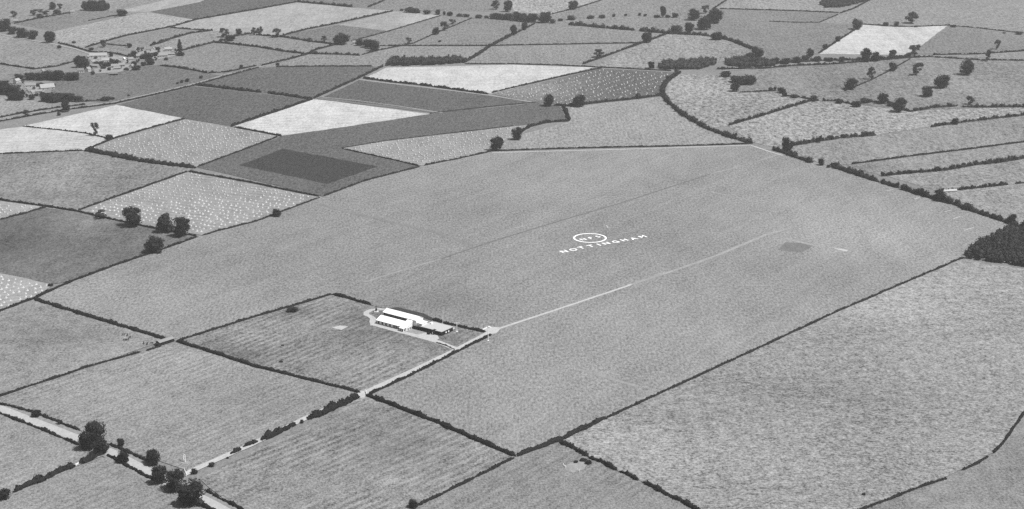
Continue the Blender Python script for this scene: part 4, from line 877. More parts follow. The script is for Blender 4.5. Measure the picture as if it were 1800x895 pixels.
# single trees, each with its own words
SINGLE = [
 (172, 777, 42, 38, 'round', 'tallest dark elm of the group standing over the road'),
 (155, 790, 38, 33, 'round', 'dark elm in the left of the road tree group'),
 (178, 798, 28, 27, 'round', 'lowest front tree of the left road group'),
 (212, 786, 16, 13, 'tall', 'small slim tree in the upper roadside hedge'),
 (217, 814, 28, 22, 'round', 'round tree leaning over the road right of the elm group'),
 (271, 817, 30, 28, 'round', 'round crowned tree above the road, left of the white frame'),
 (281, 851, 34, 27, 'tall', 'dark tree on the road, first of three below the white frame'),
 (307, 863, 41, 38, 'round', 'big dark tree at the mouth of the farm track'),
 (338, 886, 48, 52, 'round', 'largest spreading dark tree at the bottom left on the road'),
 (64, 733, 14, 17, 'round', 'small round tree in the roadside hedge at the left'),
 (105, 747, 11, 10, 'open', 'thin little tree in the roadside hedge left of the elms'),
 (178, 384, 18, 23, 'open', 'smallest flat topped tree left of the big elms'),
 (234, 398, 35, 35, 'tall', 'big dark elm, left of the three by the large stook field'),
 (292, 409, 33, 31, 'tall', 'big dark elm, middle of the three by the large stook field'),
 (321, 416, 36, 30, 'tall', 'big dark elm, right of the three by the large stook field'),
 (272, 444, 30, 33, 'round', 'bushy dark tree on the airfield hedge below the elms'),
 (487, 381, 15, 16, 'round', 'small round tree alone on the airfield edge'),
 (168, 239, 25, 14, 'open', 'taller bent tree on the edge of the white stubble'),
 (192, 245, 10, 13, 'bush', 'low spreading bush beside the bent tree on the white stubble'),
 (873, 265, 28, 24, 'round', 'left of the two dark round trees at the top of the airfield'),
 (908, 246, 23, 21, 'round', 'right of the two dark round trees at the top of the airfield'),
 (963, 187, 22, 20, 'round', 'ragged tree at the left tip of the dark stook field'),
 (1018, 188, 24, 23, 'round', 'round dark tree on the lower hedge of the dark stook field'),
 (1122, 174, 11, 13, 'open', 'pale tree in the lower hedge of the dark stook field'),
 (1137, 75, 19, 20, 'round', 'round tree where the hill pasture hedge meets the straight hedge'),
 (1053, 101, 16, 21, 'open', 'flat crowned tree on the bushy hedge left of the hill pasture'),
 (1145, 120, 13, 13, 'round', 'small round tree left of the far thicket'),
 (1007, 17, 18, 18, 'round', 'round tree on the hedge slanting off the top edge'),
 (718, 77, 12, 11, 'open', 'small thin tree alone in the meadow above the plantation'),
 (773, 74, 4, 6, 'bush', 'tiny lone bush in the meadow above the plantation'),
 (317, 97, 26, 9, 'poplar', 'tall narrow poplar at the right end of the village'),
 (1602, 41, 25, 25, 'open', 'large thin tree standing above the far white field'),
 (1507, 52, 19, 21, 'round', 'dark round tree at the top left corner of the far white field'),
 (1752, 87, 18, 12, 'open', 'faint pale tree right of the far white field'),
 (1735, 108, 22, 14, 'open', 'faint pale tree on the upper far right hedge'),
 (1705, 184, 17, 17, 'open', 'faint pale tree on the right length of the wavy hedgerow'),
 (1610, 132, 24, 24, 'open', 'pale ragged parkland tree right of the slanting hedge'),
 (1697, 132, 28, 27, 'round', 'dark parkland tree, uppermost on the slope'),
 (1655, 155, 26, 27, 'round', 'dark parkland tree, middle one on the slope'),
 (1629, 170, 19, 21, 'round', 'small dark parkland tree, lowest on the slope'),
 (1383, 267, 27, 20, 'round', 'dark tree at the far right corner of the airfield'),
 (1444, 291, 14, 12, 'round', 'small round tree in the gap of the airfield hedgerow'),
 (1456, 295, 6, 7, 'bush', 'little round bush in the gap of the airfield hedgerow'),
 (1655, 354, 19, 22, 'round', 'round tree in the lower airfield hedgerow'),
 (1618, 343, 14, 15, 'round', 'small round tree in the lumpy airfield hedgerow'),
 (1778, 394, 20, 15, 'round', 'tree at the end of the hedgerow beside the dark wood'),
 (1441, 251, 16, 9, 'open', 'thin tree in the bushy hedge right of the airfield corner'),
 (1679, 219, 12, 13, 'round', 'tree in the dark bushy hedge at the right'),
 (727, 893, 17, 18, 'round', 'round tree at the lower end of the thin bottom hedge'),
 (5, 878, 21, 27, 'bush', 'large round bush in the bottom left corner'),
 (342, 833, 11, 12, 'bush', 'black round bush at the mouth of the farm track'),
 (373, 820, 9, 11, 'bush', 'ragged bush, second up the farm track from the road'),
 (400, 806, 4, 5, 'bush', 'tiny bush on the farm track above the ragged one'),
 (622, 702, 12, 15, 'bush', 'bush at the track fork beside the thick hedge'),
 (531, 744, 7, 7, 'bush', 'single bush in the gap of the farm track hedge'),
 (89, 503, 5, 11, 'bush', 'low dark bush at the corner of the pale left stubble'),
 (1012, 814, 6, 8, 'bush', 'small black bush on the left rim of the dried pond'),
 (1034, 816, 10, 12, 'bush', 'larger black bush on the right rim of the dried pond'),
 (1025, 811, 5, 12, 'bush', 'low bush between the two black pond bushes'),
 (1518, 871, 5, 8, 'bush', 'tiny dark bush alone in the tussocky field at the bottom'),
 (515, 548, 4, 22, 'bush', 'low dark scrub in the upper left of the hangar field'),
 (497, 608, 3, 6, 'bush', 'tiny dark bush in the middle of the hangar field'),
 (494, 637, 3, 8, 'bush', 'tiny dark bush low in the hangar field'),
]
for it in SINGLE:
    tree(*it)

row([(1218, 36, 21, 23, 'round'), (1240, 24, 15, 14, 'open'), (1256, 41, 27, 26, 'round'), (1238, 52, 26, 28, 'round'), (1212, 57, 18, 18, 'round'), (1190, 59, 16, 24, 'round'), (1260, 70, 15, 22, 'round'), (1332, 103, 21, 24, 'round'), (1318, 106, 15, 18, 'round')],
    'round trees', 'in the leaning group over the hill pasture', 'trees over the hill pasture')
row([(985, 37, 5, 10, 'bush'), (1005, 35, 7, 18, 'bush'), (1038, 33, 5, 14, 'bush'), (1058, 32, 7, 13, 'bush'), (1079, 30, 7, 6, 'bush'), (1100, 28, 4, 6, 'bush'), (1124, 28, 6, 6, 'bush'), (1134, 29, 5, 7, 'bush'), (1165, 31, 20, 11, 'tall'), (1155, 31, 6, 12, 'bush'), (1174, 31, 6, 10, 'bush'), (1187, 31, 9, 12, 'bush')],
    'plants', 'on the far bush line', 'far bush line')
row([(907, 37, 17, 20, 'round'), (920, 38, 15, 20, 'round'), (936, 39, 16, 22, 'round'), (957, 40, 20, 26, 'round'), (972, 41, 8, 12, 'bush')],
    'round trees', 'in the far tree belt near the top centre', 'far tree belt')
row([(872, 17, 17, 18, 'open'), (893, 21, 23, 16, 'round')], 'trees', 'standing up against the top edge near centre', 'top edge trees')
row([(903, 62, 18, 14, 'round'), (921, 53, 15, 12, 'round')], 'trees', 'on the short hedge below the far tree belt', 'short hedge trees')
row([(720, 22, 11, 20, 'bush'), (732, 23, 10, 14, 'bush'), (751, 25, 8, 13, 'bush'), (769, 26, 10, 11, 'bush'), (781, 27, 8, 6, 'bush'), (791, 28, 9, 11, 'bush'), (808, 29, 6, 12, 'bush'), (820, 30, 6, 12, 'bush'), (842, 32, 6, 14, 'bush'), (855, 32, 5, 10, 'bush'), (706, 19, 4, 7, 'bush')],
    'bushes', 'along the top of the small light field', 'bush row near the top')
row([(868, 33, 12, 18, 'bush'), (881, 34, 12, 18, 'bush'), (893, 35, 13, 18, 'bush')], 'dense bushes', 'at the left end of the far tree belt', 'far tree belt bushes')
row([(766, 61, 14, 13, 'round'), (781, 54, 18, 17, 'open'), (795, 43, 10, 13, 'open')], 'leaning trees', 'along the thin far hedge', 'leaning trees')
row([(456, 62, 18, 12, 'open'), (486, 66, 17, 16, 'open'), (570, 75, 13, 11, 'open'), (600, 78, 20, 27, 'round'), (546, 74, 8, 9, 'open')], 'hedgerow trees', 'below the broad pale far field', 'trees below the pale far field')
row([(632, 80, 12, 16, 'round'), (645, 83, 16, 20, 'round'), (660, 90, 21, 18, 'round'), (652, 86, 16, 14, 'round')], 'dark trees', 'of the lonely farm clump', 'lonely farm trees')
row([(393, 66, 18, 20, 'open'), (405, 72, 12, 18, 'round'), (420, 62, 12, 12, 'round'), (447, 62, 16, 12, 'open')], 'trees', 'along the hedge up from the poplar', 'trees up from the poplar')
row([(1312, 148, 20, 34, 'bush'), (1292, 161, 18, 18, 'bush'), (1294, 145, 14, 22, 'bush'), (1275, 135, 6, 22, 'bush')], 'dark thicket bushes', 'at the top of the triangular pasture', 'thicket bushes')
row([(1354, 160, 7, 9, 'bush'), (1362, 158, 6, 6, 'bush'), (1374, 164, 12, 16, 'bush'), (1379, 170, 10, 9, 'bush'), (1396, 172, 8, 14, 'bush'), (1413, 173, 5, 7, 'bush'), (1430, 178, 11, 15, 'bush')], 'round bushes', 'above the right end of the triangular pasture', 'bushes above the triangle')
row([(1475, 182, 9, 14, 'bush'), (1505, 188, 12, 18, 'round'), (1551, 182, 21, 22, 'round'), (1580, 197, 27, 26, 'round'), (1520, 181, 10, 18, 'bush'), (1566, 187, 10, 14, 'bush')], 'trees and bushes', 'standing in the wavy right hedgerow', 'wavy hedgerow trees')
row([(1473, 73, 10, 11, 'round'), (1450, 87, 10, 10, 'round'), (1423, 100, 15, 15, 'round')], 'small trees', 'up the left of the far white field', 'white field left trees')
row([(1557, 46, 8, 10, 'bush'), (1575, 47, 10, 10, 'bush'), (1610, 48, 3, 7, 'bush'), (1676, 48, 5, 11, 'bush'), (1765, 59, 3, 6, 'bush'), (1791, 61, 3, 12, 'bush')], 'small bushes', 'on the hedge above the far white field', 'white field top bushes')
row([(1522, 109, 24, 19, 'tall'), (1538, 108, 18, 16, 'round'), (1569, 99, 13, 14, 'round'), (1607, 98, 20, 21, 'open'), (1480, 108, 9, 12, 'bush'), (1597, 99, 8, 10, 'bush'), (1552, 105, 7, 12, 'bush'), (1458, 108, 8, 14, 'bush')], 'plants', 'along the bottom of the far white field', 'white field bottom trees')
row([(1570, 125, 16, 16, 'round'), (1532, 140, 23, 17, 'open'), (1495, 157, 21, 26, 'round')], 'trees', 'on the slanting parkland hedge', 'slanting hedge trees')
row([(1362, 112, 12, 20, 'bush'), (1380, 112, 12, 18, 'bush'), (1400, 110, 13, 18, 'bush'), (1345, 112, 10, 18, 'bush'), (1415, 108, 12, 14, 'bush'), (1436, 108, 10, 16, 'bush'), (1325, 113, 12, 20, 'bush')], 'dark bushes', 'left of the far white field on the lane', 'lane bushes left of the white field')
# village and top left
row([(8, 55, 24, 26, 'round'), (40, 66, 18, 24, 'round'), (57, 69, 18, 20, 'round'), (89, 75, 21, 22, 'round'), (22, 60, 14, 16, 'round')], 'trees', 'on the village lane', 'trees on the village lane')
row([(92, 17, 14, 13, 'round'), (106, 16, 10, 10, 'open'), (60, 27, 12, 16, 'open'), (25, 30, 12, 14, 'open'), (215, 28, 13, 20, 'round'), (78, 25, 10, 20, 'open'), (100, 24, 8, 14, 'bush'), (70, 32, 8, 14, 'bush')], 'hazy trees', 'in the top left corner', 'top left corner trees')
row([(152, 18, 16, 18, 'round'), (164, 19, 20, 20, 'round'), (178, 19, 19, 20, 'round'), (187, 18, 14, 14, 'round'), (170, 18, 18, 18, 'round')], 'dark trees', 'making the round wood at the top left', 'round wood trees')
row([(183, 83, 14, 15, 'open'), (228, 84, 9, 9, 'round'), (130, 76, 4, 8, 'bush'), (160, 88, 5, 10, 'bush'), (104, 85, 7, 8, 'bush')], 'plants', 'just above the village street', 'village street trees')
row([(140, 119, 22, 18, 'round'), (150, 122, 22, 20, 'round'), (144, 112, 14, 16, 'round'), (172, 116, 10, 18, 'bush'), (187, 117, 9, 18, 'bush'), (200, 115, 12, 16, 'round'), (210, 115, 9, 12, 'bush'), (158, 124, 10, 10, 'bush'), (195, 100, 8, 9, 'bush'), (182, 121, 6, 10, 'bush'), (222, 124, 6, 10, 'bush')], 'dark trees', 'around the long white barn', 'trees round the white barn')
row([(235, 102, 14, 12, 'round'), (228, 104, 10, 9, 'round'), (243, 92, 10, 8, 'open'), (252, 104, 10, 14, 'round'), (262, 103, 12, 16, 'round'), (272, 99, 8, 12, 'round'), (264, 114, 13, 19, 'round'), (240, 123, 9, 16, 'round'), (236, 114, 8, 10, 'bush'), (252, 116, 8, 10, 'bush'), (278, 88, 6, 10, 'bush'), (318, 98, 8, 14, 'bush'), (305, 96, 6, 12, 'bush')], 'village trees', 'among the right hand cottages', 'trees among the cottages')
row([(34, 139, 10, 18, 'round'), (53, 140, 13, 22, 'round'), (72, 141, 15, 22, 'round'), (88, 140, 18, 26, 'round'), (103, 141, 19, 26, 'round'), (118, 141, 14, 18, 'round'), (129, 141, 16, 24, 'round'), (70, 152, 8, 16, 'bush')], 'trees', 'in the dark belt above the farmyard', 'belt above the farmyard')
row([(3, 163, 22, 24, 'round'), (16, 166, 22, 26, 'round'), (28, 168, 20, 24, 'round'), (8, 156, 16, 22, 'round'), (34, 176, 18, 22, 'round'), (22, 176, 14, 20, 'round'), (56, 175, 10, 12, 'bush')], 'dark trees', 'at the left edge beside the farmyard', 'trees left of the farmyard')
row([(82, 178, 16, 22, 'round'), (95, 180, 18, 24, 'round'), (108, 178, 16, 24, 'round'), (122, 178, 16, 24, 'round'), (138, 178, 11, 22, 'round'), (116, 197, 22, 15, 'tall'), (48, 205, 14, 16, 'open'), (104, 203, 6, 8, 'bush'), (186, 177, 7, 18, 'bush'), (198, 175, 5, 8, 'bush')], 'plants', 'in the belt below the farmyard', 'belt below the farmyard')
row([(312, 148, 4, 5, 'bush'), (319, 146, 6, 7, 'bush'), (329, 144, 7, 8, 'bush'), (353, 138, 6, 7, 'bush'), (373, 128, 5, 6, 'bush'), (424, 120, 7, 7, 'bush'), (488, 115, 5, 8, 'bush'), (226, 169, 4, 5, 'bush')], 'dot bushes', 'on the lane below the village', 'dot bushes on the lane')

row([(168, 104, 6, 7, 'open'), (195, 109, 7, 7, 'open'), (178, 112, 5, 7, 'bush'), (206, 110, 6, 6, 'round'), (212, 121, 5, 6, 'open'), (192, 124, 6, 7, 'round'), (176, 127, 5, 6, 'open'), (163, 131, 6, 8, 'bush'), (224, 111, 7, 6, 'open'), (242, 110, 7, 7, 'open'), (256, 96, 7, 8, 'open'), (280, 94, 7, 8, 'open'), (274, 106, 7, 8, 'open'), (292, 106, 6, 8, 'bush'), (310, 92, 8, 7, 'open'), (250, 90, 7, 7, 'open')],
    'garden trees', 'between the village roofs', 'small village garden trees')
row([(40, 146, 6, 8, 'open'), (60, 158, 6, 7, 'open'), (64, 169, 6, 9, 'bush'), (94, 153, 7, 9, 'open'), (48, 171, 7, 8, 'open'), (74, 169, 8, 10, 'round')], 'garden trees', 'inside the farmyard', 'farmyard garden trees')

# woods that read as one mass
def inside(x, y, poly):
    c = False; n = len(poly)
    for i in range(n):
        x1, y1 = poly[i]; x2, y2 = poly[(i + 1) % n]
        if (y1 > y) != (y2 > y) and x < (x2 - x1) * (y - y1) / (y2 - y1) + x1: c = not c
    return c

def scatter(pts_px, dx, dy, ang=0.0, jit=0.35):
    poly = [(P(u, v).x, P(u, v).y) for u, v in pts_px]
    ca, sa = math.cos(ang), math.sin(ang)
    rot = [(x * ca + y * sa, -x * sa + y * ca) for x, y in poly]
    x0, x1 = min(p[0] for p in rot), max(p[0] for p in rot)
    y0, y1 = min(p[1] for p in rot), max(p[1] for p in rot)
    out = []
    y = y0
    while y < y1:
        x = x0 + random.uniform(0, dx)
        while x < x1:
            a = x + random.uniform(-jit, jit) * dx; b = y + random.uniform(-jit, jit) * dy
            wx, wy = a * ca - b * sa, a * sa + b * ca
            if inside(wx, wy, poly): out.append((wx, wy))
            x += dx
        y += dy
    return out

def wood(name, pts_px, gap, h, label, wid=1.25, mat=None):
    protos = []
    for i in range(5):
        rng = np.random.default_rng(900 + i)
        protos.append(crown_arrays(rng, [l for l in lobes_for('bush', rng)][:6], 150, 0.075, 0.85, True))
    VV, QQ, TT, b = [], [], [], 0
    for k, (x, y) in enumerate(scatter(pts_px, gap, gap)):
        V, Q, T = protos[k % 5]
        t = random.uniform(0, 6.28); c, s = math.cos(t), math.sin(t)
        hh = h * random.uniform(0.8, 1.15); w = gap * wid * random.uniform(0.85, 1.2)
        W = np.stack([(V[:, 0] * c - V[:, 1] * s) * w + x, (V[:, 0] * s + V[:, 1] * c) * w + y, np.maximum(V[:, 2] * hh, 0)], 1)
        VV.append(W); QQ.append(Q + b); TT.append(T + b); b += len(W)
    me = mk_mesh(name, np.concatenate(VV), np.concatenate(QQ), np.concatenate(TT))
    o = link(name, me, mat or M['leaf_wood'])
    return tag(o, label, 'wood', None, 'stuff')

wood('wood', [(1694, 452), (1720, 432), (1782, 402), (1830, 392), (1980, 380), (2000, 500), (1800, 470), (1740, 461)], 5.5, 8.5, 'dark dense wood at the right edge beyond the airfield')
wood('plantation', [(676, 116), (692, 108), (760, 108), (815, 106), (817, 111), (740, 116)], 6.0, 9.5, 'dark rectangular plantation left of the long white stubble')
wood('thicket', [(1157, 121), (1165, 112), (1210, 110), (1250, 106), (1262, 113), (1230, 122), (1185, 123)], 6.5, 8.0, 'dark thicket along the foot of the hill pasture')
wood('thicket', [(1275, 109), (1300, 105), (1345, 108), (1362, 116), (1330, 119), (1280, 117)], 6.5, 8.0, 'dark thicket around the bend of the far lane')
wood('spinney', [(1442, 9), (1452, -2), (1500, -8), (1530, -4), (1516, 5), (1480, 13), (1450, 14)], 7.0, 7.0, 'small dark spinney at the top edge on the right')

# ------------------------------------------------------------------ corn stooks
def stook_mesh():
    m = MB()
    for i in range(7):
        t = 6.283 * i / 7
        m.tube((0.75 * math.cos(t), 0.62 * math.sin(t), 0), (0.16 * math.cos(t), 0.12 * math.sin(t), 1.25), 0.36, 0.14, 5)
        m.tube((0.16 * math.cos(t), 0.12 * math.sin(t), 1.2), (0.30 * math.cos(t), 0.26 * math.sin(t), 1.62), 0.14, 0.27, 5)
    me = m.mesh('corn_stook'); me.materials.append(M['straw'])
    return me
STOOK = stook_mesh()
stooks = []
for pts, dx, dy, ang, sc, lab in (
    ([(142, 372), (330, 305), (552, 347), (500, 367), (450, 385), (352, 411), (275, 399), (180, 379)], 6.2, 9.5, -0.55, 1.12, 'pale corn stook in the large stook field behind the big elms'),
    ([(-10, 485), (88, 502), (58, 523), (-10, 548)], 6.0, 8.5, 0.7, 1.1, 'pale corn stook in the left stubble beside the airfield corner'),
    ([(-10, 356), (74, 366), (-10, 386)], 6.5, 9.0, 0.7, 1.2, ''),
    ([(160, 262), (205, 247), (328, 212), (410, 227), (482, 241), (345, 291)], 6.5, 10.0, 0.72, 1.15, ''),
    ([(606, 261), (680, 250), (905, 224), (940, 220), (900, 243), (862, 263), (800, 278), (745, 289)], 6.5, 10.5, 0.5, 1.15, ''),
    ([(875, 166), (1055, 124), (1185, 130), (1170, 148), (1163, 166), (1000, 184), (935, 177)], 8.0, 16.0, 0.95, 1.35, '')):
    for x, y in scatter(pts, dx, dy, ang, 0.2):
        if random.random() < 0.10: continue
        stooks.append((math.hypot(x, y), x, y, sc * random.uniform(0.7, 1.15), lab))
stooks.sort()
near, rest = [], []
for s in stooks:
    (near if (s[4] and len(near) < 300) else rest).append(s)
for d, x, y, sc, lab in near:
    o = link('corn_stook', STOOK)
    o.location = (x, y, 0.3); o.rotation_euler = (0, 0, random.uniform(0, 6.28)); o.scale = (sc * 1.1, sc * 1.1, sc * 0.8)
    tag(o, lab, 'stook', 'stooks in the large field' if 'elms' in lab else 'stooks in the left stubble')
sv = np.array([v.co[:] for v in STOOK.vertices])
sfaces = [tuple(p.vertices) for p in STOOK.polygons]
q4 = np.array([f for f in sfaces if len(f) == 4]); t5 = [f for f in sfaces if len(f) == 5]
t3 = np.array([t for f in t5 for t in ((f[0], f[1], f[2]), (f[0], f[2], f[3]), (f[0], f[3], f[4]))])
VV, QQ, TT, b = [], [], [], 0
for d, x, y, sc, lab in rest:
    t = random.uniform(0, 6.28); c, s = math.cos(t), math.sin(t)
    VV.append(np.stack([(sv[:, 0] * c - sv[:, 1] * s) * sc * 1.1 + x, (sv[:, 0] * s + sv[:, 1] * c) * sc * 1.1 + y, sv[:, 2] * sc * 0.8 + 0.3], 1))
    QQ.append(q4 + b); TT.append(t3 + b); b += len(sv)
o = link('distant_stooks', mk_mesh('distant_stooks', np.concatenate(VV), np.concatenate(QQ), np.concatenate(TT)), M['straw'])
tag(o, 'many small pale corn stooks dotting the farther fields', 'stooks', None, 'stuff')

# ------------------------------------------------------------------ hangar
def axes_from(p, q):
    d = q - p
    return math.atan2(d.y, d.x)
h0 = P(662.5, 569.6); h1 = P(707.7, 581.6)
HANG = empty('hangar', h0, axes_from(h0, h1))
tag(HANG, 'large white hangar with two parallel white roofs and a row of windows', 'hangar')
# wall bodies: low front bay, tall rear hall, joining bay and low end block
fw = MB()
fw.poly_prism([(0, 0), (8.3, 0), (8.3, 4.5), (5.5, 5.75), (0, 3.5)], 'x', 0.0, 24.6)
fw.build('wall', M['white_wall'], HANG)
rw = MB(); rw.poly_prism([(8.35, 0), (16.6, 0), (16.6, 7.4), (12.45, 9.5), (8.35, 7.4)], 'x', -0.4, 33.0)
rw.build('wall', M['white_wall'], HANG)
jw = MB(); jw.poly_prism([(0.1, 0), (8.3, 0), (8.3, 6.7), (0.1, 3.4)], 'x', 24.65, 30.0)
jw.build('wall', M['white_wall'], HANG)
ew = MB(); ew.box(33.05, 38.2, 9.2, 15.6, 0, 5.4)
ew.build('wall', M['white_wall'], HANG)
# roofs: slabs proud of the walls
def slab(x0, x1, y0, z0, y1, z1, th=0.18):
    dy, dz = y1 - y0, z1 - z0; L = math.hypot(dy, dz); ny, nz = -dz / L * th, dy / L * th
    if nz < 0: ny, nz = -ny, -nz
    return MB().poly_prism([(y0, z0), (y1, z1), (y1 + ny, z1 + nz), (y0 + ny, z0 + nz)], 'x', x0, x1)
slab(-0.4, 24.62, -0.6, 3.25, 5.5, 5.8).build('roof', M['white_roof'], HANG)
slab(-0.4, 24.62, 5.55, 5.8, 8.2, 4.6).build('roof', M['white_roof'], HANG)
slab(-0.8, 33.3, 8.05, 7.28, 12.45, 9.56).build('roof', M['white_roof'], HANG)
slab(-0.8, 33.3, 12.5, 9.56, 17.0, 7.24).build('roof', M['white_roof'], HANG)
slab(24.66, 30.3, -0.5, 3.22, 8.2, 6.75).build('roof', M['white_roof'], HANG)
MB().box(33.35, 38.5, 8.9, 15.9, 5.42, 5.65).build('roof', M['white_roof'], HANG)
# clerestory glazing in the tall hall's side, pane by pane
for i in range(12):
    x0 = -0.2 + i * 2.06
    MB().box(x0, x0 + 1.96, 8.22, 8.30, 4.85, 7.34).build('clerestory_window', M['glass'], HANG)
def window(parent, x, y, z, w, h, face='front', frame=M['white_paint'], pane=M['glass'], name='window', t=0.10):
    if face == 'front':
        o = MB().box(x - w / 2 - .12, x + w / 2 + .12, y - t * 0.5, y - 0.004, z - .12, z + h + .12).build(name, frame, parent)
        MB().box(x - w / 2, x + w / 2, y - t, y - t * 0.52, z, z + h).build('pane', pane, o)
    else:
        o = MB().box(y + 0.004, y + t * 0.5, x - w / 2 - .12, x + w / 2 + .12, z - .12, z + h + .12).build(name, frame, parent)
        MB().box(y + t * 0.52, y + t, x - w / 2, x + w / 2, z, z + h).build('pane', pane, o)
    return o
for x in (1.9, 5.8, 9.6, 13.6, 17.8, 19.9, 22.2):
    window(HANG, x, 0.0, 0.75, 1.5, 2.0)
for x in (7.8, 15.8):
    MB().box(x - .15, x + .15, -0.12, -0.003, 0, 3.2).build('downpipe', M['white_paint'], HANG)
MB().box(-0.9, 24.0, -1.3, -0.7, 0, 0.45).build('plinth_bed', M['dark_wood'], HANG)
MB().box(25.2, 29.4, -2.6, 0.05, 0, 3.0).build('porch', M['white_wall'], HANG)
MB().box(24.9, 29.7, -2.9, 0.0, 3.02, 3.2).build('porch_roof', M['white_roof'], HANG)
window(HANG, 28.4, -2.6, 0.6, 1.3, 1.7); window(HANG, 26.4, -2.6, 0.6, 0.9, 1.9, name='door')
window(HANG, -1.2, 29.4, 0.7, 1.2, 1.6, face='end')
for y in (2.2, 4.6, 6.8):
    window(HANG, y, 30.0, 0.8, 1.2, 1.6, face='end')
MB().box(33.004, 33.06, 15.7, 16.5, 0, 3).build('door', M['dark_wood'], HANG)
for i in range(4):          # big sliding doors on the left end of the hall
    MB().box(-0.56 + 0.05 * (i % 2), -0.50 + 0.05 * (i % 2), 8.8 + i * 1.85, 10.6 + i * 1.85, 0.05, 5.6).build('sliding_door', M['dark_wood'], HANG)

# ------------------------------------------------------------------ clubhouse
ZR = 3.9
cA, cB, cC, cE = P(758, 565.5, ZR), P(795.5, 573.5, ZR), P(776.5, 584, ZR), P(740.5, 573.5, ZR)
ang = math.atan2((cB - cA).y + (cC - cE).y, (cB - cA).x + (cC - cE).x)
cen = (cA + cB + cC + cE) / 4
ex = Vector((math.cos(ang), math.sin(ang), 0)); ey = Vector((-math.sin(ang), math.cos(ang), 0))
W2 = ((cB - cA).dot(ex) + (cC - cE).dot(ex)) / 4
D2 = ((cA - cE).dot(ey) + (cB - cC).dot(ey)) / 4
CLUB = empty('clubhouse', (cen.x, cen.y, 0), ang)
tag(CLUB, 'dark walled clubhouse with pale flat roof beside the hangar', 'clubhouse')
MB().poly_prism([(-W2, -D2), (W2, -D2), (W2, D2), (-W2, D2)], 'z', 0, ZR - 0.35).build('wall', M['dark_wall'], CLUB)
MB().poly_prism([(-W2 - .3, -D2 + 0.0), (W2 * 0.16, -D2 + 0.0), (W2 * 0.16, -D2 + 1.8), (W2 * 0.42, -D2 + 1.8), (W2 * 0.42, -D2 - .3), (W2 + .3, -D2 - .3), (W2 + .3, D2 + .3), (-W2 - .3, D2 + .3)], 'z', ZR - 0.34, ZR).build('roof', M['pale_roof'], CLUB)
MB().box(W2 * 0.18, W2 * 0.40, -D2 - 1.6, -D2 - 0.01, 0, 3.0).build('porch', M['dark_wall'], CLUB)
MB().box(W2 * 0.26, W2 * 0.32, -D2 - 1.70, -D2 - 1.62, 0, 2.6).build('door', M['white_paint'], CLUB)
for x in (-0.8, -0.6, -0.4, -0.2, 0.0, 0.62, 0.82):
    window(CLUB, W2 * x, -D2, 0.9, 1.1, 1.4, frame=M['dark_wall'])
for y, pm in ((-0.6, M['glass']), (-0.2, M['white_paint']), (0.25, M['white_paint']), (0.65, M['glass'])):
    window(CLUB, D2 * y, W2, 1.2, 1.3, 1.2, face='end', frame=M['dark_wall'], pane=pm)
MB().box(-W2 * 0.75, -W2 * 0.62, D2 * 0.2, D2 * 0.45, ZR + .003, ZR + 1.1).build('chimney', M['white_wall'], CLUB)
# the yard on the hangar side: low dark walls round a pale court
yx0 = -W2 - 7.2
MB().box(yx0, -W2 - .02, -D2 - .2, -D2 + .25, 0, 3.0).build('yard_wall', M['dark_wall'], CLUB)
MB().box(yx0, yx0 + .45, -D2 + .26, D2 * 0.55, 0, 2.6).build('yard_wall', M['dark_wall'], CLUB)
MB().box(yx0 + .46, -W2 - .02, D2 * 0.55 - .4, D2 * 0.55, 0, 2.4).build('yard_wall', M['dark_wall'], CLUB)
MB().box(yx0 + 2.0, yx0 + 4.6, -D2 * 0.1, D2 * 0.4, 0, 3.1).build('outhouse', M['white_wall'], CLUB)
MB().box(yx0 + 1.8, yx0 + 4.8, -D2 * 0.12, D2 * 0.42, 3.12, 3.3).build('outhouse_roof', M['white_roof'], CLUB)
MB().box(-W2 * 0.1, W2 * 0.1, -D2 - 3.6, -D2 - 2.2, 0, 1.9).build('entrance_hedge', M['hedge'], CLUB)

# ------------------------------------------------------------------ masts, beacon, frame, gates
def mast(u, v, h, label, kind):
    e = empty(kind, P(u, v) + Vector((0, 0, Z1)))
    MB().tube((0, 0, -0.3), (0, 0, h), 0.28, 0.17, 8).build('pole', M['white_paint'], e)
    MB().poly_prism([(-.7, -.7), (.7, -.7), (.7, .7), (-.7, .7)], 'z', -0.05, 0.25).build('base', M['white_wall'], e)
    return tag(e, label, 'mast'), h
e, h = mast(858, 600, 11.5, 'tall white windsock mast at the airfield gate', 'windsock_mast')
MB().tube((0.1, 0, h - 0.3), (0.8, 0.2, h - 0.35), 0.5, 0.46, 10).tube((0.8, 0.2, h - 0.35), (2.3, 0.6, h - 1.3), 0.46, 0.22, 10).build('windsock', M['white_paint'], e)
MB().tube((-.5, 0, h - 5.5), (.5, 0, h - 5.5), 0.12, 0.12, 6).build('crossbar', M['white_paint'], e)
e, h = mast(803, 584, 7.5, 'white flagpole with crossarm right of the clubhouse', 'flagpole')
MB().tube((-2.2, -.6, h - .5), (2.2, .6, h - .5), 0.12, 0.12, 6).build('yardarm', M['white_paint'], e)
e, h = mast(778.5, 569, 4.5, 'short white pole behind the clubhouse roof', 'flagpole')
e = empty('beacon', P(661.5, 549) + Vector((0, 0, Z1)))
tag(e, 'dark beacon tower on a white base left of the hangar', 'beacon')
MB().box(-1.6, 1.6, -1.4, 1.4, -.05, 0.5).build('base', M['white_wall'], e)
for sx in (-1, 1):
    for sy in (-1, 1):
        MB().tube((sx * .7, sy * .7, 0.5), (sx * .3, sy * .3, 3.4), 0.16, 0.12, 5).build('leg', M['dark_wood'], e)
MB().box(-.75, .75, -.75, .75, 1.2, 2.6).build('cabin', M['dark_wood'], e)
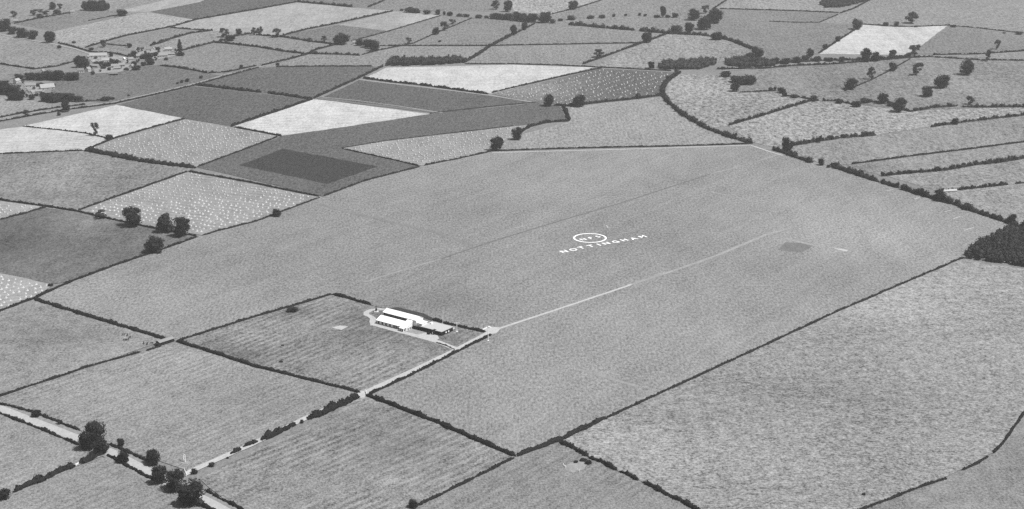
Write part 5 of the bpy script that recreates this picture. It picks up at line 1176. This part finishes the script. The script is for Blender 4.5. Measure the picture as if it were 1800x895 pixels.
MB().tube((0, 0, 3.3), (0, 0, 6.2), 0.16, 0.06, 6).build('spike', M['dark_wood'], e)

f0 = P(326.5, 814); f1 = P(322.2, 811.5)
e = empty('sign_frame', (f0 + f1) / 2 + Vector((0, 0, 0.3)), math.atan2((f1 - f0).y, (f1 - f0).x))
tag(e, 'tall narrow white frame with two posts near the farm track mouth', 'frame')
for x in (-1.0, 1.0):
    MB().tube((x, 0, -.4), (x * 0.95, 0, 4.8), 0.27, 0.25, 6).build('post', M['white_paint'], e)
MB().box(-1.15, 1.15, -.12, .12, 4.82, 5.2).build('top_bar', M['white_paint'], e)
MB().box(-.93, .93, -.08, .08, 1.0, 1.35).build('lower_bar', M['white_paint'], e)
sheet('wear_or_shade_patch', [(318, 813), (326, 811), (334, 813), (330, 817), (321, 816)], Z1, M['turf_pale'], 'pale trodden patch under the white frame')

def gate(p, q, label):
    p, q = P(*p), P(*q)
    e = empty('field_gate', p + Vector((0, 0, 0.3)), math.atan2((q - p).y, (q - p).x))
    L = (q - p).length
    for x in (0, L):
        MB().box(x - .14, x + .14, -.14, .14, -.4, 1.5).build('post', M['white_paint'], e)
    for z in (0.25, 0.6, 0.95, 1.25):
        MB().box(0.15, L - .15, -.05, .05, z, z + .14).build('rail', M['white_paint'], e)
    MB().tube((0.2, -.08, .2), (L - .2, -.08, 1.3), .06, .06, 5).build('brace', M['white_paint'], e)
    return tag(e, label, 'gate')
gate((324, 827), (328, 837), 'white field gate across the mouth of the farm track')
gate((642.5, 689), (645, 696), 'white gate at the lower end of the white track')
gate((133, 820), (138, 817), 'small white gate in the bottom left hedge gap')
gate((846, 583), (856, 578), 'white gate beside the windsock mast')

# a post and rail on the dried pond rim
for (a, b_), lab in (((990, 819), (994, 823)), 'white rail at the left rim of the dried pond'), (((1015, 829), (1018, 830)), 'short white rail at the lower rim of the dried pond'):
    p, q = P(*a), P(*b_)
    e = empty('rail_fence', p + Vector((0, 0, .3)), math.atan2((q - p).y, (q - p).x)); L = (q - p).length
    for x in (0, L): MB().box(x - .12, x + .12, -.12, .12, -.4, 1.4).build('post', M['white_paint'], e)
    for z in (.5, 1.0): MB().box(.13, L - .13, -.06, .06, z, z + .22).build('rail', M['white_paint'], e)
    tag(e, lab, 'fence')

# ------------------------------------------------------------------ cattle shed and cattle
s0 = P(281.5, 608.5); s1 = P(306.5, 600.5)
a_s = math.atan2((s1 - s0).y, (s1 - s0).x); L = (s1 - s0).length
SHED = empty('cattle_shed', s0, a_s)
tag(SHED, 'long low cattle shed with pale roof and black open front', 'shed')
D = 5.0
MB().box(0, L, D - .3, D, 0, 2.7).build('back_wall', M['dark_wood'], SHED)
MB().box(0, .3, 0.1, D - .31, 0, 2.5).build('end_wall', M['dark_wood'], SHED)
MB().box(L - .3, L, 0.1, D - .31, 0, 2.5).build('end_wall', M['dark_wood'], SHED)
MB().box(.31, L - .31, 0.1, .3, 0, 1.7).build('front_boarding', M['dark_wood'], SHED)
for i in range(5):
    x = .5 + (L - 1.0) * i / 4
    MB().box(x - .1, x + .1, -.12, .08, 0, 2.5).build('post', M['dark_wood'], SHED)
slab(-.4, L + .4, -.35, 2.52, D * .5, 3.5, .12).build('roof', M['slate'], SHED)
slab(-.4, L + .4, D * .5 + .05, 3.5, D + .3, 2.65, .12).build('roof', M['slate'], SHED)
MB().box(-2.2, -.6, -.5, 3.2, 0, 2.2).build('lean_to', M['dark_wood'], SHED)

def cow_mesh():
    vs = [((0.0, 0, 1.05), .36), ((.45, 0, 1.06), .38), ((.85, 0, 1.08), .34), ((1.15, 0, 1.25), .20), ((1.38, 0, 1.38), .16), ((1.68, 0, 1.22), .10),
          ((-.5, 0, 1.08), .36), ((-.82, 0, 1.12), .28), ((-.98, 0, 1.0), .06), ((-1.02, 0, .55), .04)]
    ed = [(0, 1), (1, 2), (2, 3), (3, 4), (4, 5), (0, 6), (6, 7), (7, 8), (8, 9)]
    for sx, root, kx in ((.72, 2, .0), (-.74, 7, -.06)):
        for sy in (-1, 1):
            b = len(vs)
            vs += [((sx, sy * .2, .78), .15), ((sx + kx, sy * .2, .42), .085), ((sx, sy * .2, .04), .075)]
            ed += [(root, b), (b, b + 1), (b + 1, b + 2)]
    for sy in (-1, 1):
        b = len(vs); vs.append(((1.36, sy * .2, 1.48), .045)); ed.append((4, b))
    me = bpy.data.meshes.new('cow'); me.from_pydata([v[0] for v in vs], ed, [])
    o = bpy.data.objects.new('cow', me); COL.objects.link(o)
    sk = o.modifiers.new('s', 'SKIN'); sub = o.modifiers.new('d', 'SUBSURF'); sub.levels = 1
    for i, v in enumerate(vs): me.skin_vertices[0].data[i].radius = (v[1], v[1])
    me.skin_vertices[0].data[0].use_root = True
    dg = bpy.context.evaluated_depsgraph_get(); dg.update()
    out = bpy.data.meshes.new_from_object(o.evaluated_get(dg))
    bpy.data.objects.remove(o)
    out.name = 'cow'
    if len(out.materials) == 0: out.materials.append(M['hide'])
    return out
COW = cow_mesh()
COWS = [((217, 591), 20, 'upper left beast of the small herd farther from the shed'), ((224, 591.5), 100, 'upper right beast of the small herd farther from the shed'),
        ((228, 596), 60, 'rightmost beast of the small herd farther from the shed'), ((219, 600), 0, 'lower left beast of the small herd farther from the shed'), ((224.5, 600), 200, 'lowest middle beast of the small herd farther from the shed'),
        ((253, 606), 110, 'dark beast, farthest left of the four walking to the shed'), ((259, 607), 80, 'dark beast, second of the four walking to the shed'),
        ((266, 606.5), 5, 'dark beast, third of the four walking to the shed'), ((273, 609), 170, 'dark beast, nearest the shed of the four')]
for (uv, rz, lab) in COWS:
    o = link('cow', COW); o.location = P(*uv) + Vector((0, 0, 0.43)); o.rotation_euler = (0, 0, math.radians(rz)); o.scale = (1.15,) * 3
    tag(o, lab, 'cow', 'cattle by the shed')

# ------------------------------------------------------------------ lettering on the airfield
def letter_mesh(ch, size, bold):
    cu = bpy.data.curves.new('letter', 'FONT'); cu.body = ch; cu.size = size; cu.offset = bold; cu.align_x = 'CENTER'; cu.align_y = 'BOTTOM_BASELINE'
    cu.extrude = 0.03; cu.resolution_u = 6
    o = bpy.data.objects.new('letter', cu); COL.objects.link(o)
    dg = bpy.context.evaluated_depsgraph_get(); dg.update()
    me = bpy.data.meshes.new_from_object(o.evaluated_get(dg))
    bpy.data.objects.remove(o)
    me.name = 'letter'; me.materials.clear(); me.materials.append(M['chalk'])
    return me
ZL = Z1 + 0.06
LET = {c: letter_mesh(c, 9.0, 0.19) for c in 'NOTIGHAM'}
nA, nB = P(991, 441.5), P(1129, 415.5)
la = math.atan2((nB - nA).y, (nB - nA).x)
NAME = empty('airfield_name', (nA.x, nA.y, ZL), la)
tag(NAME, 'white word NOTTINGHAM laid out in big letters on the airfield', 'lettering')
LPX = [(991, 441.5), (1007.5, 438.4), (1021.5, 435), (1038, 432), (1052.3, 429.8), (1065, 427.3), (1081.5, 424.5), (1097, 421.5), (1113.5, 419), (1129, 415.5)]
for ch, (u, v) in zip('NOTTINGHAM', LPX):
    o = link('letter', LET[ch], None, NAME)
    d = P(u, v + 1.3) - nA
    o.location = (d.x * math.cos(la) + d.y * math.sin(la), -d.x * math.sin(la) + d.y * math.cos(la) - 3.3, 0)
    o.scale = (1.05, 1, 1)
cc = P(1037, 419.3)
RING = empty('circle_marker', (cc.x, cc.y, ZL), la)
tag(RING, 'white chalk circle enclosing the letters N F S on the airfield', 'ground mark')
m = MB(); n = 64; R1, R0 = 15.4, 13.8
for i in range(n):
    a = 6.28318 * i / n
    for r in (R0, R1):
        for z in (-.03, .03): m.v.append((r * math.cos(a), r * math.sin(a), z))
for i in range(n):
    a, b_ = 4 * i, 4 * ((i + 1) % n)
    m.f += [(a + 1, a + 3, b_ + 3, b_ + 1), (a + 2, b_ + 2, b_ + 3, a + 3), (a, a + 1, b_ + 1, b_)]
m.build('ring', M['chalk'], RING)
for ch, (u, v) in zip('NFS', [(1024.5, 421.4), (1037.5, 419.2), (1050.5, 416.8)]):
    o = link('letter', letter_mesh(ch, 8.0, 0.14), None, RING)
    d = P(u, v) - cc
    o.location = (d.x * math.cos(la) + d.y * math.sin(la), -d.x * math.sin(la) + d.y * math.cos(la) - 3.1, 0)
# white strips marking the edge of the landing ground
for a, b_, lab in (((1558, 337), (1572, 333), 'pale boundary strip, uppermost in the right corner of the airfield'), ((1607, 351), (1617, 348), 'pale boundary strip, second down in the right corner of the airfield'),
                   ((1660, 373.5), (1673, 370), 'pale boundary strip, third down in the right corner of the airfield'), ((1675, 386), (1688, 381.5), 'pale boundary strip, fourth down in the right corner of the airfield'),
                   ((1694, 406.5), (1712, 400.5), 'pale boundary strip, lowest and longest in the right corner'), ((1066, 397), (1069, 402), 'tiny white dash right of the chalk circle')):
    p, q = P(*a), P(*b_)
    L = (q - p).length
    e = MB().poly_prism([(0, -.5), (L * .5, -.62), (L, -.45), (L, .45), (L * .5, .6), (0, .5)], 'z', -.05, .05).build('boundary_strip', M['track'])
    e.location = (p.x, p.y, ZL); e.rotation_euler = (0, 0, math.atan2((q - p).y, (q - p).x))
    tag(e, lab, 'marker', 'airfield boundary strips')

# ------------------------------------------------------------------ village and farms
def house(u, v, ln, wd, eave, ridge, rot, wall, roof, label, chim=1, name='cottage', cat='house', wins=3):
    """A gabled house; local x along the ridge."""
    e = empty(name, P(u, v), math.radians(rot))
    tag(e, label, cat, None)
    ln *= 0.85; wd *= 0.9; eave *= 0.9; ridge *= 0.9
    hw, hl = wd / 2, ln / 2
    MB().poly_prism([(-hw, 0), (hw, 0), (hw, eave), (0, ridge - .12), (-hw, eave)], 'x', -hl, hl).build('wall', wall, e)
    sl = (ridge - eave) / hw
    r1 = slab(-hl - .3, hl + .3, -hw - .35, eave - .35 * sl, -.03, ridge, .16).build('roof', roof, e)
    slab(-hl - .3, hl + .3, hw + .35, eave - .35 * sl, .03, ridge, .16).build('roof', roof, e)
    for i in range(chim):
        x = (-1 if i == 0 else 1) * hl * .72
        MB().box(x - .45, x + .45, -.4, .4, ridge - .3, ridge + 1.5).build('chimney', M['brick'], r1)
    for side in (-1, 1):
        for i in range(wins):
            x = -hl + ln * (i + .5) / wins
            for z in ((0.9, eave - 1.6) if eave > 4.2 else (0.9,)):
                MB().box(x - .5, x + .5, side * hw - .05, side * hw + .05, z, z + 1.1).build('window', M['glass'], e)
        MB().box(side * hl - .05, side * hl + .05, -.45, .45, 0, 2.0).build('door', M['dark_wood'], e) if side > 0 else None
    return e
M['old_white'] = plain_mat('weathered_limewash', 0.50, 0.2, 0.5)
M['old_roof'] = plain_mat('weathered_pale_roof', 0.29, 0.25, 0.6)
B, C_, S_, T_, W_ = M['brick'], plain_mat('buff_wall', 0.30, 0.2, 0.5), plain_mat('grey_slate', 0.22, 0.25, 0.7), M['tile'], M['old_white']
house(173, 101, 30, 9, 4.0, 8.0, 8, W_, M['old_roof'], 'long white barn with pale roof in the village', 0, 'barn', 'barn', 4)
house(186, 109, 13, 7, 3.5, 6.5, 12, W_, M['old_roof'], 'small white barn in front of the long white barn', 0, 'barn', 'barn', 2)
house(166, 118, 16, 6, 2.8, 5.2, -15, C_, S_, 'grey roofed shed between the barn trees', 0, 'shed', 'shed', 2)
house(142, 128, 11, 6.5, 4.4, 7.4, 10, W_, T_, 'white cottage left of its pair below the barn trees', 2)
house(155, 126, 9, 6.5, 4.4, 7.6, 70, W_, S_, 'white cottage right of its pair below the barn trees', 1)
house(203, 119, 14, 6.5, 3.4, 6.2, 14, C_, S_, 'pale roofed cottage row left of the white cottage', 2)
house(214, 117, 11, 6.5, 3.4, 6.2, 14, C_, S_, 'short pale cottage beside the cottage row', 1)
house(206, 122, 11, 5.5, 2.6, 4.8, 14, B, S_, 'low grey shed in front of the cottage row', 0, 'shed', 'shed', 2)
house(200, 132, 13, 5.5, 2.8, 5.0, 10, M['dark_wood'], T_, 'dark low cart shed alone in the village meadow', 0, 'shed', 'shed', 2)
house(232, 121, 9, 7, 4.6, 7.4, 80, W_, S_, 'bright white gabled cottage at the lower edge of the village', 1)
house(218, 106, 4, 3.5, 3.0, 4.6, 80, W_, M['white_roof'], 'tiny bright white hut by the village street', 0, 'hut', 'hut', 1)
house(230, 107, 9, 6, 3.6, 6.2, 20, W_, S_, 'white cottage on the street behind the round trees', 1)
house(246, 102, 12, 7, 4.2, 7.2, 10, C_, S_, 'pale cottage between the village trees', 2)
house(262, 90, 11, 6.5, 4.4, 7.0, 12, W_, T_, 'white house with dark roof, uppermost in the village', 2)
house(269, 90, 8, 6, 4.4, 7.0, 95, W_, S_, 'white gabled wing beside the uppermost village house', 1)
house(287, 100, 15, 9, 3.4, 7.4, 15, C_, S_, 'large grey roofed barn at the right of the village', 0, 'barn', 'barn', 3)
house(296, 90, 13, 7, 4.2, 7.2, 14, C_, M['old_roof'], 'pale roofed house near the poplar', 2)
house(302, 97, 12, 5.5, 2.6, 4.8, 14, B, S_, 'low shed between the barn and the poplar', 0, 'shed', 'shed', 2)
house(75, 130, 8, 6, 5.0, 8.0, 85, W_, S_, 'white gable peeping from the tree belt above the farmyard', 1)
house(30, 147, 9, 7, 5.0, 8.0, 60, W_, M['old_roof'], 'bright white farmhouse at the left of the farmyard', 1, 'farmhouse')
house(37, 152, 12, 6, 3.2, 5.8, -40, C_, S_, 'pale barn between the farmhouse and the yard', 0, 'barn', 'barn', 2)
house(54, 153, 17, 6.5, 3.4, 6.6, 12, W_, S_, 'white walled farm building across the top of the yard', 0, 'barn', 'barn', 3)
house(44, 160, 16, 6, 3.2, 6.0, -62, C_, M['old_roof'], 'pale farm building down the left of the yard', 0, 'barn', 'barn', 3)
house(50, 164, 9, 5.5, 3.6, 6.4, 85, W_, T_, 'white gabled byre low in the farmyard', 0, 'byre', 'barn', 1)
house(56, 166, 9, 5.5, 3.4, 6.2, 85, W_, S_, 'white gabled byre beside its twin low in the farmyard', 0, 'byre', 'barn', 1)
house(83, 157, 22, 11, 3.6, 8.4, 28, C_, M['old_roof'], 'big pale roofed barn on the right of the farmyard', 0, 'barn', 'barn', 3)
house(66, 163, 14, 5.5, 2.6, 4.8, 15, B, S_, 'low grey shed inside the farmyard', 0, 'shed', 'shed', 2)
house(624, 78, 9, 6, 4.0, 6.8, 10, W_, S_, 'small white house beside the lonely farm clump', 1)
house(128, 24, 9, 6, 4.4, 7.0, 10, W_, S_, 'hazy white house below the round wood', 1)
house(28, 40, 10, 6, 4.2, 7.0, 10, C_, S_, 'hazy pale house in the top left corner', 1)
house(1668, 337, 19, 4.0, 1.4, 2.8, 12, C_, M['thatch'], 'pale long haystack above the light right pasture', 0, 'haystack', 'haystack', 0)

# ------------------------------------------------------------------ haze: the air over the farmland
hz = bpy.data.materials.new('haze_air'); hz.use_nodes = True
nt = hz.node_tree; nt.nodes.clear()
ho = nt.nodes.new('ShaderNodeOutputMaterial'); pv = nt.nodes.new('ShaderNodeVolumePrincipled')
pv.inputs['Color'].default_value = (0.9, 0.9, 0.9, 1)
pv.inputs['Density'].default_value = 0.000052
pv.inputs['Anisotropy'].default_value = 0.2
nt.links.new(pv.outputs[0], ho.inputs['Volume'])
hb = MB().box(-6700, 6700, -1700, 13200, -1.5, H_CAM + 15)
tag(hb.build('haze', hz), 'thin pale haze over the whole countryside', 'haze', None, 'stuff')
